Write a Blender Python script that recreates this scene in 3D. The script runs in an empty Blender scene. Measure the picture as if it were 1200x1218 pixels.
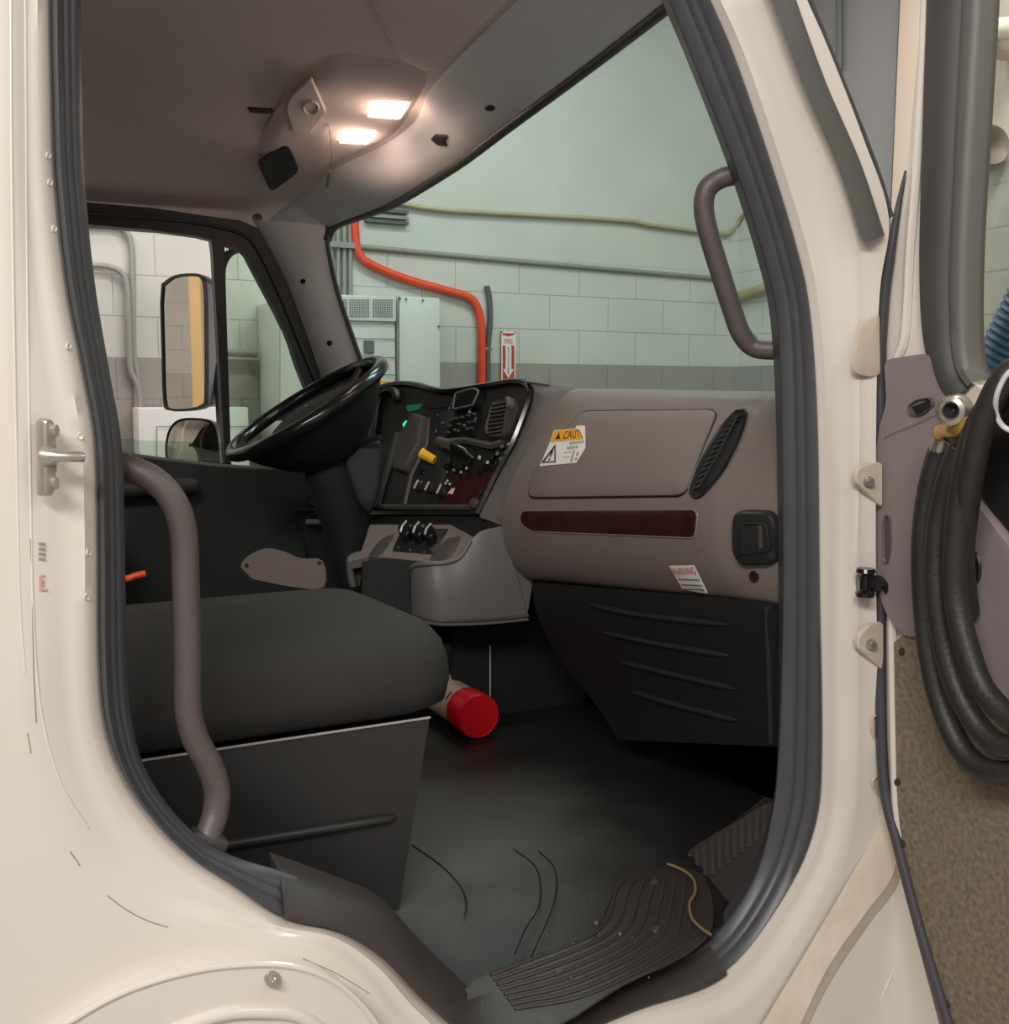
import bpy, bmesh, math, random
from mathutils import Vector, Matrix
from mathutils.bvhtree import BVHTree
from mathutils.geometry import tessellate_polygon
random.seed(7)
SC = bpy.context.scene
COL = SC.collection
# ------------------------------------------------------------------ camera
F = 1203.0
CX, CY = 600.0, 609.0
CAM = Vector((0.0, -1.25, 1.75))
YAW = math.radians(26.0)
PIT = math.atan(139.0 / F)
FW = Vector((math.sin(YAW) * math.cos(PIT), math.cos(YAW) * math.cos(PIT), -math.sin(PIT)))
RT = Vector((math.cos(YAW), -math.sin(YAW), 0.0))
UP = RT.cross(FW)
cd = bpy.data.cameras.new('camera')
cam = bpy.data.objects.new('camera', cd)
COL.objects.link(cam)
cd.sensor_fit = 'HORIZONTAL'
cd.sensor_width = 36.0
cd.lens = 36.0 * F / 1200.0
cd.clip_start = 0.02
cam.matrix_world = Matrix((
    (RT.x, UP.x, -FW.x, CAM.x), (RT.y, UP.y, -FW.y, CAM.y), (RT.z, UP.z, -FW.z, CAM.z), (0, 0, 0, 1)))
SC.camera = cam


def ray(px, py):
    return (FW * F + RT * (px - CX) + UP * (CY - py)).normalized()


def P(px, py, ax, v):
    """world point on the plane ax = v seen in that direction"""
    d = ray(px, py)
    i = 'XYZ'.index(ax)
    return CAM + d * ((v - CAM[i]) / d[i])


def PL(px, py, p0, n):
    d = ray(px, py)
    return CAM + d * ((p0 - CAM).dot(n) / d.dot(n))


def PY(pts, v): return [P(a, b, 'Y', v) for a, b in pts]
def PX(pts, v): return [P(a, b, 'X', v) for a, b in pts]
def PZ(pts, v): return [P(a, b, 'Z', v) for a, b in pts]


# ------------------------------------------------------------------ materials
def lin(c):
    f = lambda u: u / 12.92 if u <= 0.04045 else ((u + 0.055) / 1.055) ** 2.4
    return tuple(f(x / 255.0) for x in c) + (1.0,)


def mat(name, c, rough=0.5, metal=0.0, c2=None, scale=8.0, amt=0.5, bump=0.0, bscale=60.0, coat=0.0, spec=0.5, emit=None, es=1.0, stretch=None):
    m = bpy.data.materials.new(name)
    m.use_nodes = True
    nt = m.node_tree
    b = nt.nodes['Principled BSDF']
    b.inputs['Base Color'].default_value = lin(c)
    b.inputs['Roughness'].default_value = rough
    b.inputs['Metallic'].default_value = metal
    b.inputs['Specular IOR Level'].default_value = spec
    b.inputs['Coat Weight'].default_value = coat
    if emit:
        b.inputs['Emission Color'].default_value = lin(emit)
        b.inputs['Emission Strength'].default_value = es
    geo = nt.nodes.new('ShaderNodeNewGeometry')
    src = geo.outputs['Position']
    if stretch:
        mp = nt.nodes.new('ShaderNodeMapping')
        mp.inputs['Scale'].default_value = stretch
        nt.links.new(src, mp.inputs['Vector'])
        src = mp.outputs['Vector']
    n = nt.nodes.new('ShaderNodeTexNoise')
    n.inputs['Scale'].default_value = scale
    n.inputs['Detail'].default_value = 5
    nt.links.new(src, n.inputs['Vector'])
    r = nt.nodes.new('ShaderNodeValToRGB')
    r.color_ramp.elements[0].position = 0.5 - 0.28
    r.color_ramp.elements[1].position = 0.5 + 0.28
    c2 = c2 or tuple(max(0, x * 0.93) for x in c)
    r.color_ramp.elements[0].color = lin(c)
    a = lin(c); z = lin(c2)
    r.color_ramp.elements[1].color = tuple(a[i] + (z[i] - a[i]) * amt for i in range(4))
    nt.links.new(n.outputs['Fac'], r.inputs['Fac'])
    nt.links.new(r.outputs['Color'], b.inputs['Base Color'])
    if bump:
        n2 = nt.nodes.new('ShaderNodeTexNoise')
        n2.inputs['Scale'].default_value = bscale
        n2.inputs['Detail'].default_value = 3
        nt.links.new(src, n2.inputs['Vector'])
        bp = nt.nodes.new('ShaderNodeBump')
        bp.inputs['Strength'].default_value = bump
        bp.inputs['Distance'].default_value = 0.004
        nt.links.new(n2.outputs['Fac'], bp.inputs['Height'])
        nt.links.new(bp.outputs['Normal'], b.inputs['Normal'])
    return m


def glass(name, tint, refl=0.05):
    m = bpy.data.materials.new(name)
    m.use_nodes = True
    nt = m.node_tree
    nt.nodes.clear()
    o = nt.nodes.new('ShaderNodeOutputMaterial')
    t = nt.nodes.new('ShaderNodeBsdfTransparent')
    t.inputs['Color'].default_value = lin(tint)
    g = nt.nodes.new('ShaderNodeBsdfGlossy')
    g.inputs['Roughness'].default_value = 0.02
    x = nt.nodes.new('ShaderNodeMixShader')
    x.inputs['Fac'].default_value = refl
    nt.links.new(t.outputs[0], x.inputs[1])
    nt.links.new(g.outputs[0], x.inputs[2])
    nt.links.new(x.outputs[0], o.inputs['Surface'])
    return m


def wall_mat(name, up, lo, axis, zsplit=1.93, ztop=2.53, phase=0.0, mortar=None):
    """painted concrete block: darker dado below zsplit, smooth above ztop"""
    m = bpy.data.materials.new(name)
    m.use_nodes = True
    nt = m.node_tree
    N, L = nt.nodes.new, nt.links.new
    b = nt.nodes['Principled BSDF']
    b.inputs['Roughness'].default_value = 0.45
    geo = N('ShaderNodeNewGeometry')
    sp = N('ShaderNodeSeparateXYZ')
    L(geo.outputs['Position'], sp.inputs[0])
    cb = N('ShaderNodeCombineXYZ')
    ad = N('ShaderNodeMath'); ad.operation = 'ADD'; ad.inputs[1].default_value = phase
    L(sp.outputs['XYZ'.index(axis)], ad.inputs[0])
    L(ad.outputs[0], cb.inputs[0])
    az = N('ShaderNodeMath'); az.operation = 'ADD'; az.inputs[1].default_value = -0.13
    L(sp.outputs[2], az.inputs[0]); L(az.outputs[0], cb.inputs[1])
    br = N('ShaderNodeTexBrick')
    br.inputs['Scale'].default_value = 1.0
    br.inputs['Brick Width'].default_value = 0.4
    br.inputs['Row Height'].default_value = 0.2
    br.inputs['Mortar Size'].default_value = 0.0035
    br.inputs['Mortar Smooth'].default_value = 0.6
    br.offset = 0.5
    L(cb.outputs[0], br.inputs['Vector'])
    lt = N('ShaderNodeMath'); lt.operation = 'LESS_THAN'; lt.inputs[1].default_value = ztop
    L(sp.outputs[2], lt.inputs[0])
    fm = N('ShaderNodeMath'); fm.operation = 'MULTIPLY'
    L(br.outputs['Fac'], fm.inputs[0]); L(lt.outputs[0], fm.inputs[1])
    gt = N('ShaderNodeMath'); gt.operation = 'GREATER_THAN'; gt.inputs[1].default_value = zsplit
    L(sp.outputs[2], gt.inputs[0])
    mx = N('ShaderNodeMix'); mx.data_type = 'RGBA'
    mx.inputs[6].default_value = lin(lo); mx.inputs[7].default_value = lin(up)
    L(gt.outputs[0], mx.inputs[0])
    no = N('ShaderNodeTexNoise'); no.inputs['Scale'].default_value = 2.2; no.inputs['Detail'].default_value = 6
    L(geo.outputs['Position'], no.inputs['Vector'])
    m1 = N('ShaderNodeMix'); m1.data_type = 'RGBA'; m1.blend_type = 'MULTIPLY'
    m1.inputs[0].default_value = 0.25
    L(mx.outputs[2], m1.inputs[6]); L(no.outputs['Fac'], m1.inputs[7])
    m2 = N('ShaderNodeMix'); m2.data_type = 'RGBA'; m2.blend_type = 'MULTIPLY'
    m2.inputs[7].default_value = (0.62, 0.62, 0.62, 1)
    L(m1.outputs[2], m2.inputs[6])
    fs = N('ShaderNodeMath'); fs.operation = 'MULTIPLY'; fs.inputs[1].default_value = 0.75
    L(fm.outputs[0], fs.inputs[0]); L(fs.outputs[0], m2.inputs[0])
    L(m2.outputs[2], b.inputs['Base Color'])
    iv = N('ShaderNodeMath'); iv.operation = 'SUBTRACT'; iv.inputs[0].default_value = 1.0
    L(fm.outputs[0], iv.inputs[1])
    n2 = N('ShaderNodeTexNoise'); n2.inputs['Scale'].default_value = 90
    L(geo.outputs['Position'], n2.inputs['Vector'])
    ms = N('ShaderNodeMath'); ms.operation = 'MULTIPLY_ADD'; ms.inputs[1].default_value = 0.12
    L(n2.outputs['Fac'], ms.inputs[0]); L(iv.outputs[0], ms.inputs[2])
    bp = N('ShaderNodeBump'); bp.inputs['Strength'].default_value = 0.5; bp.inputs['Distance'].default_value = 0.006
    L(ms.outputs[0], bp.inputs['Height']); L(bp.outputs['Normal'], b.inputs['Normal'])
    return m


def mirror_mat(name, c=(235, 235, 235), rough=0.02):
    return mat(name, c, rough, 1.0, amt=0.1)


M = {}
M['paint'] = mat('cream_white_paint', (226, 218, 208), 0.28, c2=(200, 188, 174), scale=3.5, amt=0.45, coat=0.4)
M['paint_dirty'] = mat('dirty_cream_paint', (212, 198, 182), 0.6, c2=(166, 144, 120), scale=9, amt=0.5, coat=0.0, spec=0.3, stretch=(3, 3, 0.5))
M['rubber'] = mat('black_rubber', (66, 66, 70), 0.4, c2=(74, 74, 78), scale=30, bump=0.05)
M['gasket'] = mat('grey_rubber_strip', (92, 90, 88), 0.6, scale=14, bump=0.15, bscale=200)
M['sill'] = mat('sill_plastic', (62, 56, 54), 0.5, c2=(48, 45, 44), scale=12, bump=0.12, bscale=300)
M['taupe'] = mat('taupe_moulded_plastic', (122, 111, 105), 0.42, c2=(112, 101, 96), scale=5, amt=0.5, bump=0.15, bscale=500)
M['taupe_dark'] = mat('taupe_handle_plastic', (88, 79, 78), 0.45, c2=(80, 72, 71), scale=8, bump=0.15, bscale=400)
M['grey'] = mat('grey_moulded_plastic', (104, 100, 97), 0.45, c2=(92, 89, 87), scale=6, bump=0.15, bscale=500)
M['grey_dark'] = mat('dark_grey_plastic', (70, 67, 64), 0.5, c2=(60, 58, 56), scale=9, bump=0.15, bscale=400)
M['trim_pillar'] = mat('pillar_trim_plastic', (232, 234, 238), 0.55, c2=(220, 222, 226), scale=6, bump=0.1, bscale=400)
M['liner'] = mat('headliner_felt', (214, 198, 194), 0.9, c2=(202, 186, 182), scale=6, bump=0.25, bscale=250)
M['headtrim'] = mat('header_plastic', (214, 214, 216), 0.55, c2=(200, 200, 204), scale=5, bump=0.1, bscale=300)
M['black'] = mat('black_plastic', (30, 29, 29), 0.42, c2=(38, 37, 36), scale=12, bump=0.15, bscale=400)
M['black_gloss'] = mat('gloss_black_plastic', (24, 24, 25), 0.18, scale=12)
M['dark'] = mat('dark_matt_plastic', (34, 34, 35), 0.6, scale=12, bump=0.2, bscale=300)
M['panelblack'] = mat('matt_black_panel', (22, 21, 21), 0.6, bump=0.15, bscale=400)
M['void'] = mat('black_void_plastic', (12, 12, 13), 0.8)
M['seatcloth'] = mat('black_seat_cloth', (41, 39, 38), 0.75, c2=(34, 33, 33), scale=20, bump=0.35, bscale=700, stretch=(0.15, 1, 1))
M['seatbase'] = mat('seat_base_panel', (44, 43, 43), 0.38, c2=(38, 38, 38), scale=5, bump=0.08, bscale=400)
M['metal'] = mat('bare_steel', (196, 190, 182), 0.3, 0.75, c2=(150, 142, 132), scale=40)
M['metal_edge'] = mat('worn_metal_edge', (196, 192, 184), 0.3, 0.3, scale=60)
M['brass'] = mat('brass_fitting', (226, 182, 96), 0.3, 0.7, c2=(170, 126, 62), scale=40)
M['floormat'] = mat('rubber_floor_mat', (46, 45, 44), 0.4, c2=(90, 88, 84), scale=3.2, amt=0.55, bump=0.25, bscale=120)
def painted_falloff(name):  # grey pool fading to black: light falloff painted into the floor colour
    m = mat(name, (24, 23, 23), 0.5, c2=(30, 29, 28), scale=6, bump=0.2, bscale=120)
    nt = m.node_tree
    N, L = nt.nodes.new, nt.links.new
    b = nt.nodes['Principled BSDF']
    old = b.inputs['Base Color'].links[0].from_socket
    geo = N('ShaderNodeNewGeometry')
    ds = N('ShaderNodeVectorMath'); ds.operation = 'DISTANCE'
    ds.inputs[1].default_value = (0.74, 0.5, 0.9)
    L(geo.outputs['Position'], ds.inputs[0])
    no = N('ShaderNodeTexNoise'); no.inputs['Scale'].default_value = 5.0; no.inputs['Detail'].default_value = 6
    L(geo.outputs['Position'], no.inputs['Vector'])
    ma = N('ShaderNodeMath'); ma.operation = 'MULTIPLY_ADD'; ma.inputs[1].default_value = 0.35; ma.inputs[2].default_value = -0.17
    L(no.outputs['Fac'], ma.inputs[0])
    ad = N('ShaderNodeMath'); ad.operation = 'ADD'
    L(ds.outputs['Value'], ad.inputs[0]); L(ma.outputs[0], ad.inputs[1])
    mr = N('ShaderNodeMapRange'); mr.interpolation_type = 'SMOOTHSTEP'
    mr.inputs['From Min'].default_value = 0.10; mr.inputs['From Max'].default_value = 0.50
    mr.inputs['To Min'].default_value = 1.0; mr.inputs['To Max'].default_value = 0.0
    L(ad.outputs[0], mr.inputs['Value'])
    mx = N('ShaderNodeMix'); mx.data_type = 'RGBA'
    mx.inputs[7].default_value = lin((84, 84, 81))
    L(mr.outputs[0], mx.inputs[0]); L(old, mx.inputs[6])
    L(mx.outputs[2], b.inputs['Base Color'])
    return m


M['floormat'] = painted_falloff('rubber_floor_falloff')
M['tread'] = mat('ribbed_tread', (58, 52, 50), 0.38, c2=(44, 41, 40), scale=10, bump=0.2, bscale=250)
M['wood'] = mat('dark_red_burl', (66, 30, 30), 0.25, c2=(40, 20, 22), scale=24, amt=0.9, coat=0.3)
M['white'] = mat('sticker_white', (226, 222, 214), 0.5, amt=0.2)
M['orange'] = mat('sticker_orange', (236, 160, 28), 0.5, amt=0.2)
M['ink'] = mat('sticker_ink', (40, 36, 34), 0.6)
M['inkgrey'] = mat('sticker_grey_ink', (156, 150, 144), 0.6)
M['redink'] = mat('sticker_red_ink', (196, 52, 50), 0.5)
M['yellow'] = mat('yellow_knob_plastic', (238, 176, 16), 0.4, amt=0.3)
M['red'] = mat('red_plastic', (200, 14, 26), 0.4, c2=(180, 8, 22))
M['tubebody'] = mat('tan_label', (190, 165, 150), 0.5, c2=(170, 140, 125), scale=20)
M['hose'] = mat('black_hose_rubber', (34, 33, 33), 0.5, c2=(62, 58, 54), scale=14, amt=0.6, bump=0.25, bscale=160)
M['doortrim'] = mat('door_trim_plastic', (138, 124, 126), 0.5, c2=(128, 115, 116), scale=6, bump=0.12, bscale=400)
M['doorlow'] = mat('speckled_door_liner', (96, 84, 72), 0.85, c2=(150, 134, 112), scale=110, amt=0.9, bump=0.5, bscale=140)
M['doorframe'] = mat('window_channel_rubber', (66, 65, 65), 0.55, scale=10, bump=0.1)
M['doorframe2'] = mat('window_frame_plastic', (100, 97, 94), 0.5, scale=10, bump=0.1)
M['tie'] = mat('white_zip_tie', (222, 220, 218), 0.45)
M['wallL'] = wall_mat('painted_block_wall', (206, 204, 198), (160, 152, 147), 'X', phase=0.12)
M['wallF'] = wall_mat('painted_block_wall_front', (212, 212, 204), (160, 156, 152), 'Y', zsplit=1.93, ztop=2.75)
M['wallB'] = wall_mat('painted_block_wall_rear', (214, 206, 194), (196, 186, 174), 'Y')
M['wallP'] = wall_mat('painted_block_wall_lower', (172, 178, 174), (172, 178, 174), 'Y', ztop=2.9)
M['floor'] = mat('concrete_floor', (186, 182, 176), 0.45, c2=(160, 156, 150), scale=2.5, amt=0.8, bump=0.1)
M['ceil'] = mat('ceiling_paint', (190, 188, 182), 0.8)
M['pipe'] = mat('conduit_paint', (146, 144, 138), 0.4, scale=10)
M['pipegrey'] = mat('grey_conduit', (140, 140, 134), 0.4, scale=10)
M['pipeyellow'] = mat('dull_yellow_pipe', (178, 168, 138), 0.45, c2=(158, 144, 108), scale=12, amt=0.8)
M['pipered'] = mat('red_orange_pipe', (226, 72, 38), 0.4, scale=10)
M['cable'] = mat('dark_cable', (84, 88, 88), 0.5)
M['cabinet'] = mat('electrical_cabinet_paint', (206, 206, 200), 0.4, scale=6, amt=0.4)
M['cabinet_dark'] = mat('cabinet_seam', (96, 98, 96), 0.6)
M['boxwhite'] = mat('white_cabinet', (222, 220, 220), 0.4, amt=0.3)
M['shutter'] = mat('grey_shutter', (128, 128, 129), 0.5, scale=3)
M['column'] = mat('beige_column', (206, 188, 172), 0.5, scale=3)
M['bluehose'] = mat('blue_corrugated_duct', (62, 102, 138), 0.45, c2=(48, 84, 120), scale=8)
M['orangepaint'] = mat('orange_paint', (226, 110, 60), 0.6)
M['amberpost'] = mat('amber_post', (224, 188, 132), 0.5, scale=4, emit=(226, 170, 100), es=0.05)
M['dome'] = mat('dome_light_lens', (255, 235, 215), 0.4, emit=(255, 218, 192), es=11.0)
M['gauge'] = mat('green_gauge_light', (20, 120, 90), 0.4, emit=(20, 220, 150), es=1.6)
M['gaugedim'] = mat('green_gauge_glow', (10, 60, 45), 0.5, emit=(8, 120, 84), es=0.35)
M['mirror'] = mirror_mat('mirror_glass')
M['mirror_dull'] = mirror_mat('convex_mirror_glass', (215, 215, 210), 0.05)
M['greyshell'] = mat('mirror_shell', (150, 148, 156), 0.3, scale=6)
M['cord'] = mat('tan_cord', (120, 100, 70), 0.7)
M['glass'] = glass('windscreen_glass', (205, 225, 223), 0.035)
M['glass_side'] = glass('side_glass', (230, 241, 234), 0.04)
M['glass_door'] = glass('door_glass', (236, 236, 230), 0.05)
M['plate'] = mat('taupe_carpet_plate', (98, 87, 80), 0.7, scale=20, bump=0.2)


# ------------------------------------------------------------------ builders
class B:
    def __init__(s):
        s.v, s.f = [], []

    def add(s, v, f):
        o = len(s.v)
        s.v += [Vector(p) for p in v]
        s.f += [tuple(i + o for i in q) for q in f]
        return s

    def grid(s, rows, cu=False, cv=False, flip=False):
        n, m = len(rows), len(rows[0])
        v = [p for r in rows for p in r]
        f = []
        for i in range(n if cv else n - 1):
            for j in range(m if cu else m - 1):
                a, b = i * m + j, i * m + (j + 1) % m
                c, d = ((i + 1) % n) * m + (j + 1) % m, ((i + 1) % n) * m + j
                f.append((a, d, c, b) if flip else (a, b, c, d))
        return s.add(v, f)

    def tube(s, path, r, n=12, closed=False):
        path = [Vector(p) for p in path]
        k = len(path)
        rr = r if isinstance(r, (list, tuple)) else [r] * k
        T = []
        for i in range(k):
            a = path[(i - 1) % k] if closed or i > 0 else path[i]
            c = path[(i + 1) % k] if closed or i < k - 1 else path[i]
            T.append((c - a).normalized())
        t = T[0]
        u = t.orthogonal().normalized()
        rows = []
        for i in range(k):
            q = T[i - 1].rotation_difference(T[i]) if i else None
            if q: u = q @ u
            u = (u - T[i] * u.dot(T[i])).normalized()
            w = T[i].cross(u)
            rows.append([path[i] + (u * math.cos(2 * math.pi * j / n) + w * math.sin(2 * math.pi * j / n)) * rr[i] for j in range(n)])
        o = len(s.v)
        s.grid(rows, cu=True, cv=closed, flip=True)
        if not closed:
            s.f.append(tuple(o + j for j in range(n)))
            s.f.append(tuple(o + (k - 1) * n + j for j in reversed(range(n))))
        return s

    def box(s, c, size, rot=None, bev=0.0, seg=3):
        bm = bmesh.new()
        bmesh.ops.create_cube(bm, size=1.0)
        for v in bm.verts:
            v.co = Vector((v.co.x * size[0], v.co.y * size[1], v.co.z * size[2]))
        if bev:
            bmesh.ops.bevel(bm, geom=list(bm.edges), offset=bev, segments=seg, affect='EDGES', profile=0.5)
        R = rot if rot is not None else Matrix.Identity(3)
        bm.verts.index_update()
        s.add([Vector(c) + R @ v.co for v in bm.verts], [[v.index for v in f.verts] for f in bm.faces])
        bm.free()
        return s

    def plate(s, outer, holes, thick):
        """flat polygon with holes, given thickness vector"""
        polys = [outer] + list(holes)
        flat = [Vector(p) for q in polys for p in q]
        tri = tessellate_polygon([[Vector(p) for p in q] for q in polys])
        n = len(flat)
        t = Vector(thick)
        v = flat + [p + t for p in flat]
        f = []
        nn = t.normalized()
        for a, b, c in tri:
            nrm = (flat[b] - flat[a]).cross(flat[c] - flat[a])
            if nrm.dot(nn) > 0: a, c = c, a
            f.append((a, b, c)); f.append((c + n, b + n, a + n))
        o = 0
        for q in polys:
            k = len(q)
            for i in range(k):
                f.append((o + i, o + (i + 1) % k, n + o + (i + 1) % k, n + o + i))
            o += k
        return s.add(v, f)

    def lathe(s, org, axis, prof, n=24):
        org, axis = Vector(org), Vector(axis).normalized()
        u = axis.orthogonal().normalized(); w = axis.cross(u)
        rows = [[org + axis * h + (u * math.cos(2 * math.pi * j / n) + w * math.sin(2 * math.pi * j / n)) * r for j in range(n)] for r, h in prof]
        return s.grid(rows, cu=True, flip=True)

    def ball(s, c, r, n=12):
        return s.lathe(Vector(c), (0, 0, 1), [(max(1e-4, r * math.sin(math.pi * i / 8)), -r * math.cos(math.pi * i / 8)) for i in range(9)], n)


def cr(pts, sub=6, closed=False):
    pts = [Vector(p) for p in pts]
    n = len(pts)
    out = []
    rng = n if closed else n - 1
    for i in range(rng):
        p1, p2 = pts[i], pts[(i + 1) % n]
        p0 = pts[(i - 1) % n] if closed or i > 0 else p1 * 2 - p2
        p3 = pts[(i + 2) % n] if closed or i < n - 2 else p2 * 2 - p1
        for k in range(sub):
            t = k / sub
            out.append(0.5 * ((2 * p1) + (p2 - p0) * t + (2 * p0 - 5 * p1 + 4 * p2 - p3) * t * t + (3 * p1 - p0 - 3 * p2 + p3) * t ** 3))
    if not closed: out.append(pts[-1])
    return out


def cr2(pts, sub=6, closed=False):
    return [(v.x, v.y) for v in cr([Vector((a, b, 0)) for a, b in pts], sub, closed)]


def rquad(c, rad, seg=4):
    """px polygon with rounded corners"""
    out = []
    n = len(c)
    for i in range(n):
        p = Vector(c[i]); a = Vector(c[i - 1]); b = Vector(c[(i + 1) % n])
        r = min(rad, (a - p).length * 0.45, (b - p).length * 0.45)
        s = p + (a - p).normalized() * r; e = p + (b - p).normalized() * r
        for k in range(seg + 1):
            t = k / seg
            q = s * (1 - t) ** 2 + p * 2 * t * (1 - t) + e * t * t
            out.append((q.x, q.y))
    return out


LOC = {}


def empty(name, loc, label=None, cat=None, group=None, kind=None, parent=None):
    o = bpy.data.objects.new(name, None)
    COL.objects.link(o)
    o.empty_display_size = 0.05
    o.location = loc
    LOC[o.name] = Vector(loc)
    tag(o, label, cat, group, kind)
    return o


def tag(o, label=None, cat=None, group=None, kind=None):
    if label: o['label'] = label
    if cat: o['category'] = cat
    if group: o['group'] = group
    if kind: o['kind'] = kind
    return o


def obj(name, b, m, parent=None, label=None, cat=None, group=None, kind=None, smooth=40, mats=None):
    if parent is not None:
        base = LOC[parent.name]
    else:
        xs = [p.x for p in b.v]; ys = [p.y for p in b.v]; zs = [p.z for p in b.v]
        base = Vector(((min(xs) + max(xs)) / 2, (min(ys) + max(ys)) / 2, min(zs)))
    me = bpy.data.meshes.new(name)
    me.from_pydata([p - base for p in b.v], [], b.f)
    me.materials.append(m if not isinstance(m, str) else M[m])
    if smooth:
        me.polygons.foreach_set('use_smooth', [True] * len(me.polygons))
        me.update()
        me.set_sharp_from_angle(angle=math.radians(smooth))
    me.update()
    o = bpy.data.objects.new(name, me)
    COL.objects.link(o)
    if parent is not None:
        o.parent = parent
    else:
        o.location = base
    LOC[o.name] = base
    tag(o, label, cat, group, kind)
    return o


def bvh_of(b):
    return BVHTree.FromPolygons(b.v, b.f)


def surf_bvh(bvh):
    def s(px, py, off=0.0):
        d = ray(px, py)
        h, n, i, _ = bvh.ray_cast(CAM, d)
        if h is None:
            h, n, i, _ = bvh.find_nearest(CAM + d * 1.9)
        if n.dot(d) > 0: n = -n
        return h + n * off
    return s


def surf_plane(p0, n):
    n = Vector(n).normalized()
    if n.dot(p0 - CAM) > 0: n = -n
    return lambda px, py, off=0.0: PL(px, py, p0, n) + n * off


def plane3(a, b, c):
    return surf_plane(a, (b - a).cross(c - a))


def decal(outline, surf, prof=((0, 0), (1.5, 0.004)), rings=3, b=None):
    """raised (or sunk) patch following a surface; prof = (inset in px, height)"""
    b = b or B()
    xs = [p[0] for p in outline]; ys = [p[1] for p in outline]
    cx, cy = (min(xs) + max(xs)) / 2, (min(ys) + max(ys)) / 2
    hw, hh = (max(xs) - min(xs)) / 2, (max(ys) - min(ys)) / 2
    # use centroid
    cx = sum(xs) / len(xs); cy = sum(ys) / len(ys)
    rows = []
    for ins, h in prof:
        sx, sy = max(0.02, 1 - ins / hw), max(0.02, 1 - ins / hh)
        rows.append([surf(cx + (x - cx) * sx, cy + (y - cy) * sy, h) for x, y in outline])
    ins, h = prof[-1]
    sx0, sy0 = max(0.02, 1 - ins / hw), max(0.02, 1 - ins / hh)
    for k in range(1, rings + 1):
        t = 1 - k / (rings + 0.15)
        rows.append([surf(cx + (x - cx) * sx0 * t, cy + (y - cy) * sy0 * t, h) for x, y in outline])
    o = len(b.v)
    b.grid(rows, cu=True)
    m = len(outline)
    b.f.append(tuple(o + (len(rows) - 1) * m + j for j in range(m)))
    return b


def groove(line, surf, r, off=0.0, closed=False, b=None, n=6):
    b = b or B()
    return b.tube([surf(x, y, off) for x, y in line], r, n, closed)


def text_mesh(body, font_scale=1.0):
    cu = bpy.data.curves.new('lettering', 'FONT')
    cu.body = body
    cu.resolution_u = 3
    o = bpy.data.objects.new('lettering', cu)
    COL.objects.link(o)
    dg = bpy.context.evaluated_depsgraph_get()
    me = bpy.data.meshes.new_from_object(o.evaluated_get(dg))
    v = [p.co.copy() for p in me.vertices]; f = [tuple(p.vertices) for p in me.polygons]
    bpy.data.objects.remove(o); bpy.data.curves.remove(cu); bpy.data.meshes.remove(me)
    return v, f


def text_on(body, quad, surf, off, b=None):
    """letters mapped onto a px quad (bl, br, tr, tl)"""
    b = b or B()
    v, f = text_mesh(body)
    xs = [p.x for p in v]; ys = [p.y for p in v]
    x0, x1, y0, y1 = min(xs), max(xs), min(ys), max(ys)
    bl, br, tr, tl = [Vector(q) for q in quad]
    pts = []
    for p in v:
        u = (p.x - x0) / (x1 - x0); w = (p.y - y0) / (y1 - y0)
        q = bl * (1 - u) * (1 - w) + br * u * (1 - w) + tr * u * w + tl * (1 - u) * w
        pts.append(surf(q.x, q.y, off))
    return b.add(pts, f)


def pxpoly(poly, surf, off, b=None):
    b = b or B()
    v = [surf(x, y, off) for x, y in poly]
    tri = tessellate_polygon([[Vector((x, y, 0)) for x, y in poly]])
    return b.add(v, tri)


def ring_shape(outline, surf, prof, b=None):
    b = b or B()
    xs = [p[0] for p in outline]; ys = [p[1] for p in outline]
    hw, hh = (max(xs) - min(xs)) / 2, (max(ys) - min(ys)) / 2
    cx = (min(xs) + max(xs)) / 2; cy = (min(ys) + max(ys)) / 2
    rows = [[surf(cx + (x - cx) * (1 - i / hw), cy + (y - cy) * (1 - i / hh), h) for x, y in outline] for i, h in prof]
    return b.grid(rows, cu=True)


def circ(cx, cy, rx, ry=None, n=20):
    ry = ry or rx
    return [(cx + rx * math.cos(2 * math.pi * k / n), cy + ry * math.sin(2 * math.pi * k / n)) for k in range(n)]
# ================================================================== the garage
WY, WX = 4.05, 4.25


def struct(name, b, m, label=None, cat=None):
    return obj(name, b, m, None, label, cat, None, 'structure', smooth=0)


struct('floor', B().box((-0.3, -0.2, -0.05), (9.6, 9.0, 0.1)), 'floor', 'grey concrete garage floor under the truck', 'floor')
struct('ceiling', B().box((-0.3, 0.6, 4.65), (9.6, 7.2, 0.1)), 'ceil', 'pale garage ceiling above the truck', 'ceiling')
struct('wall_left', B().box((-0.4, WY + 0.1, 2.3), (9.5, 0.2, 4.6)), 'wallL', 'long pale block wall with grey lower band behind the truck', 'wall')
struct('wall_front', B().box((WX + 0.1, 0.2, 2.3), (0.2, 8.3, 4.6)), 'wallF', 'pale block wall ahead of the truck, past the corner', 'wall')
struct('wall_back', B().box((-5.1, 0.6, 2.3), (0.2, 7.1, 4.6)), 'wallB', 'tan block wall behind the truck seen in the mirror', 'wall')


def pipe(name, pts, r, m, label, cat, group=None, sub=5, sides=12):
    return obj(name, B().tube(cr(pts, sub), r, sides), m, None, label, cat, group)


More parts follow.
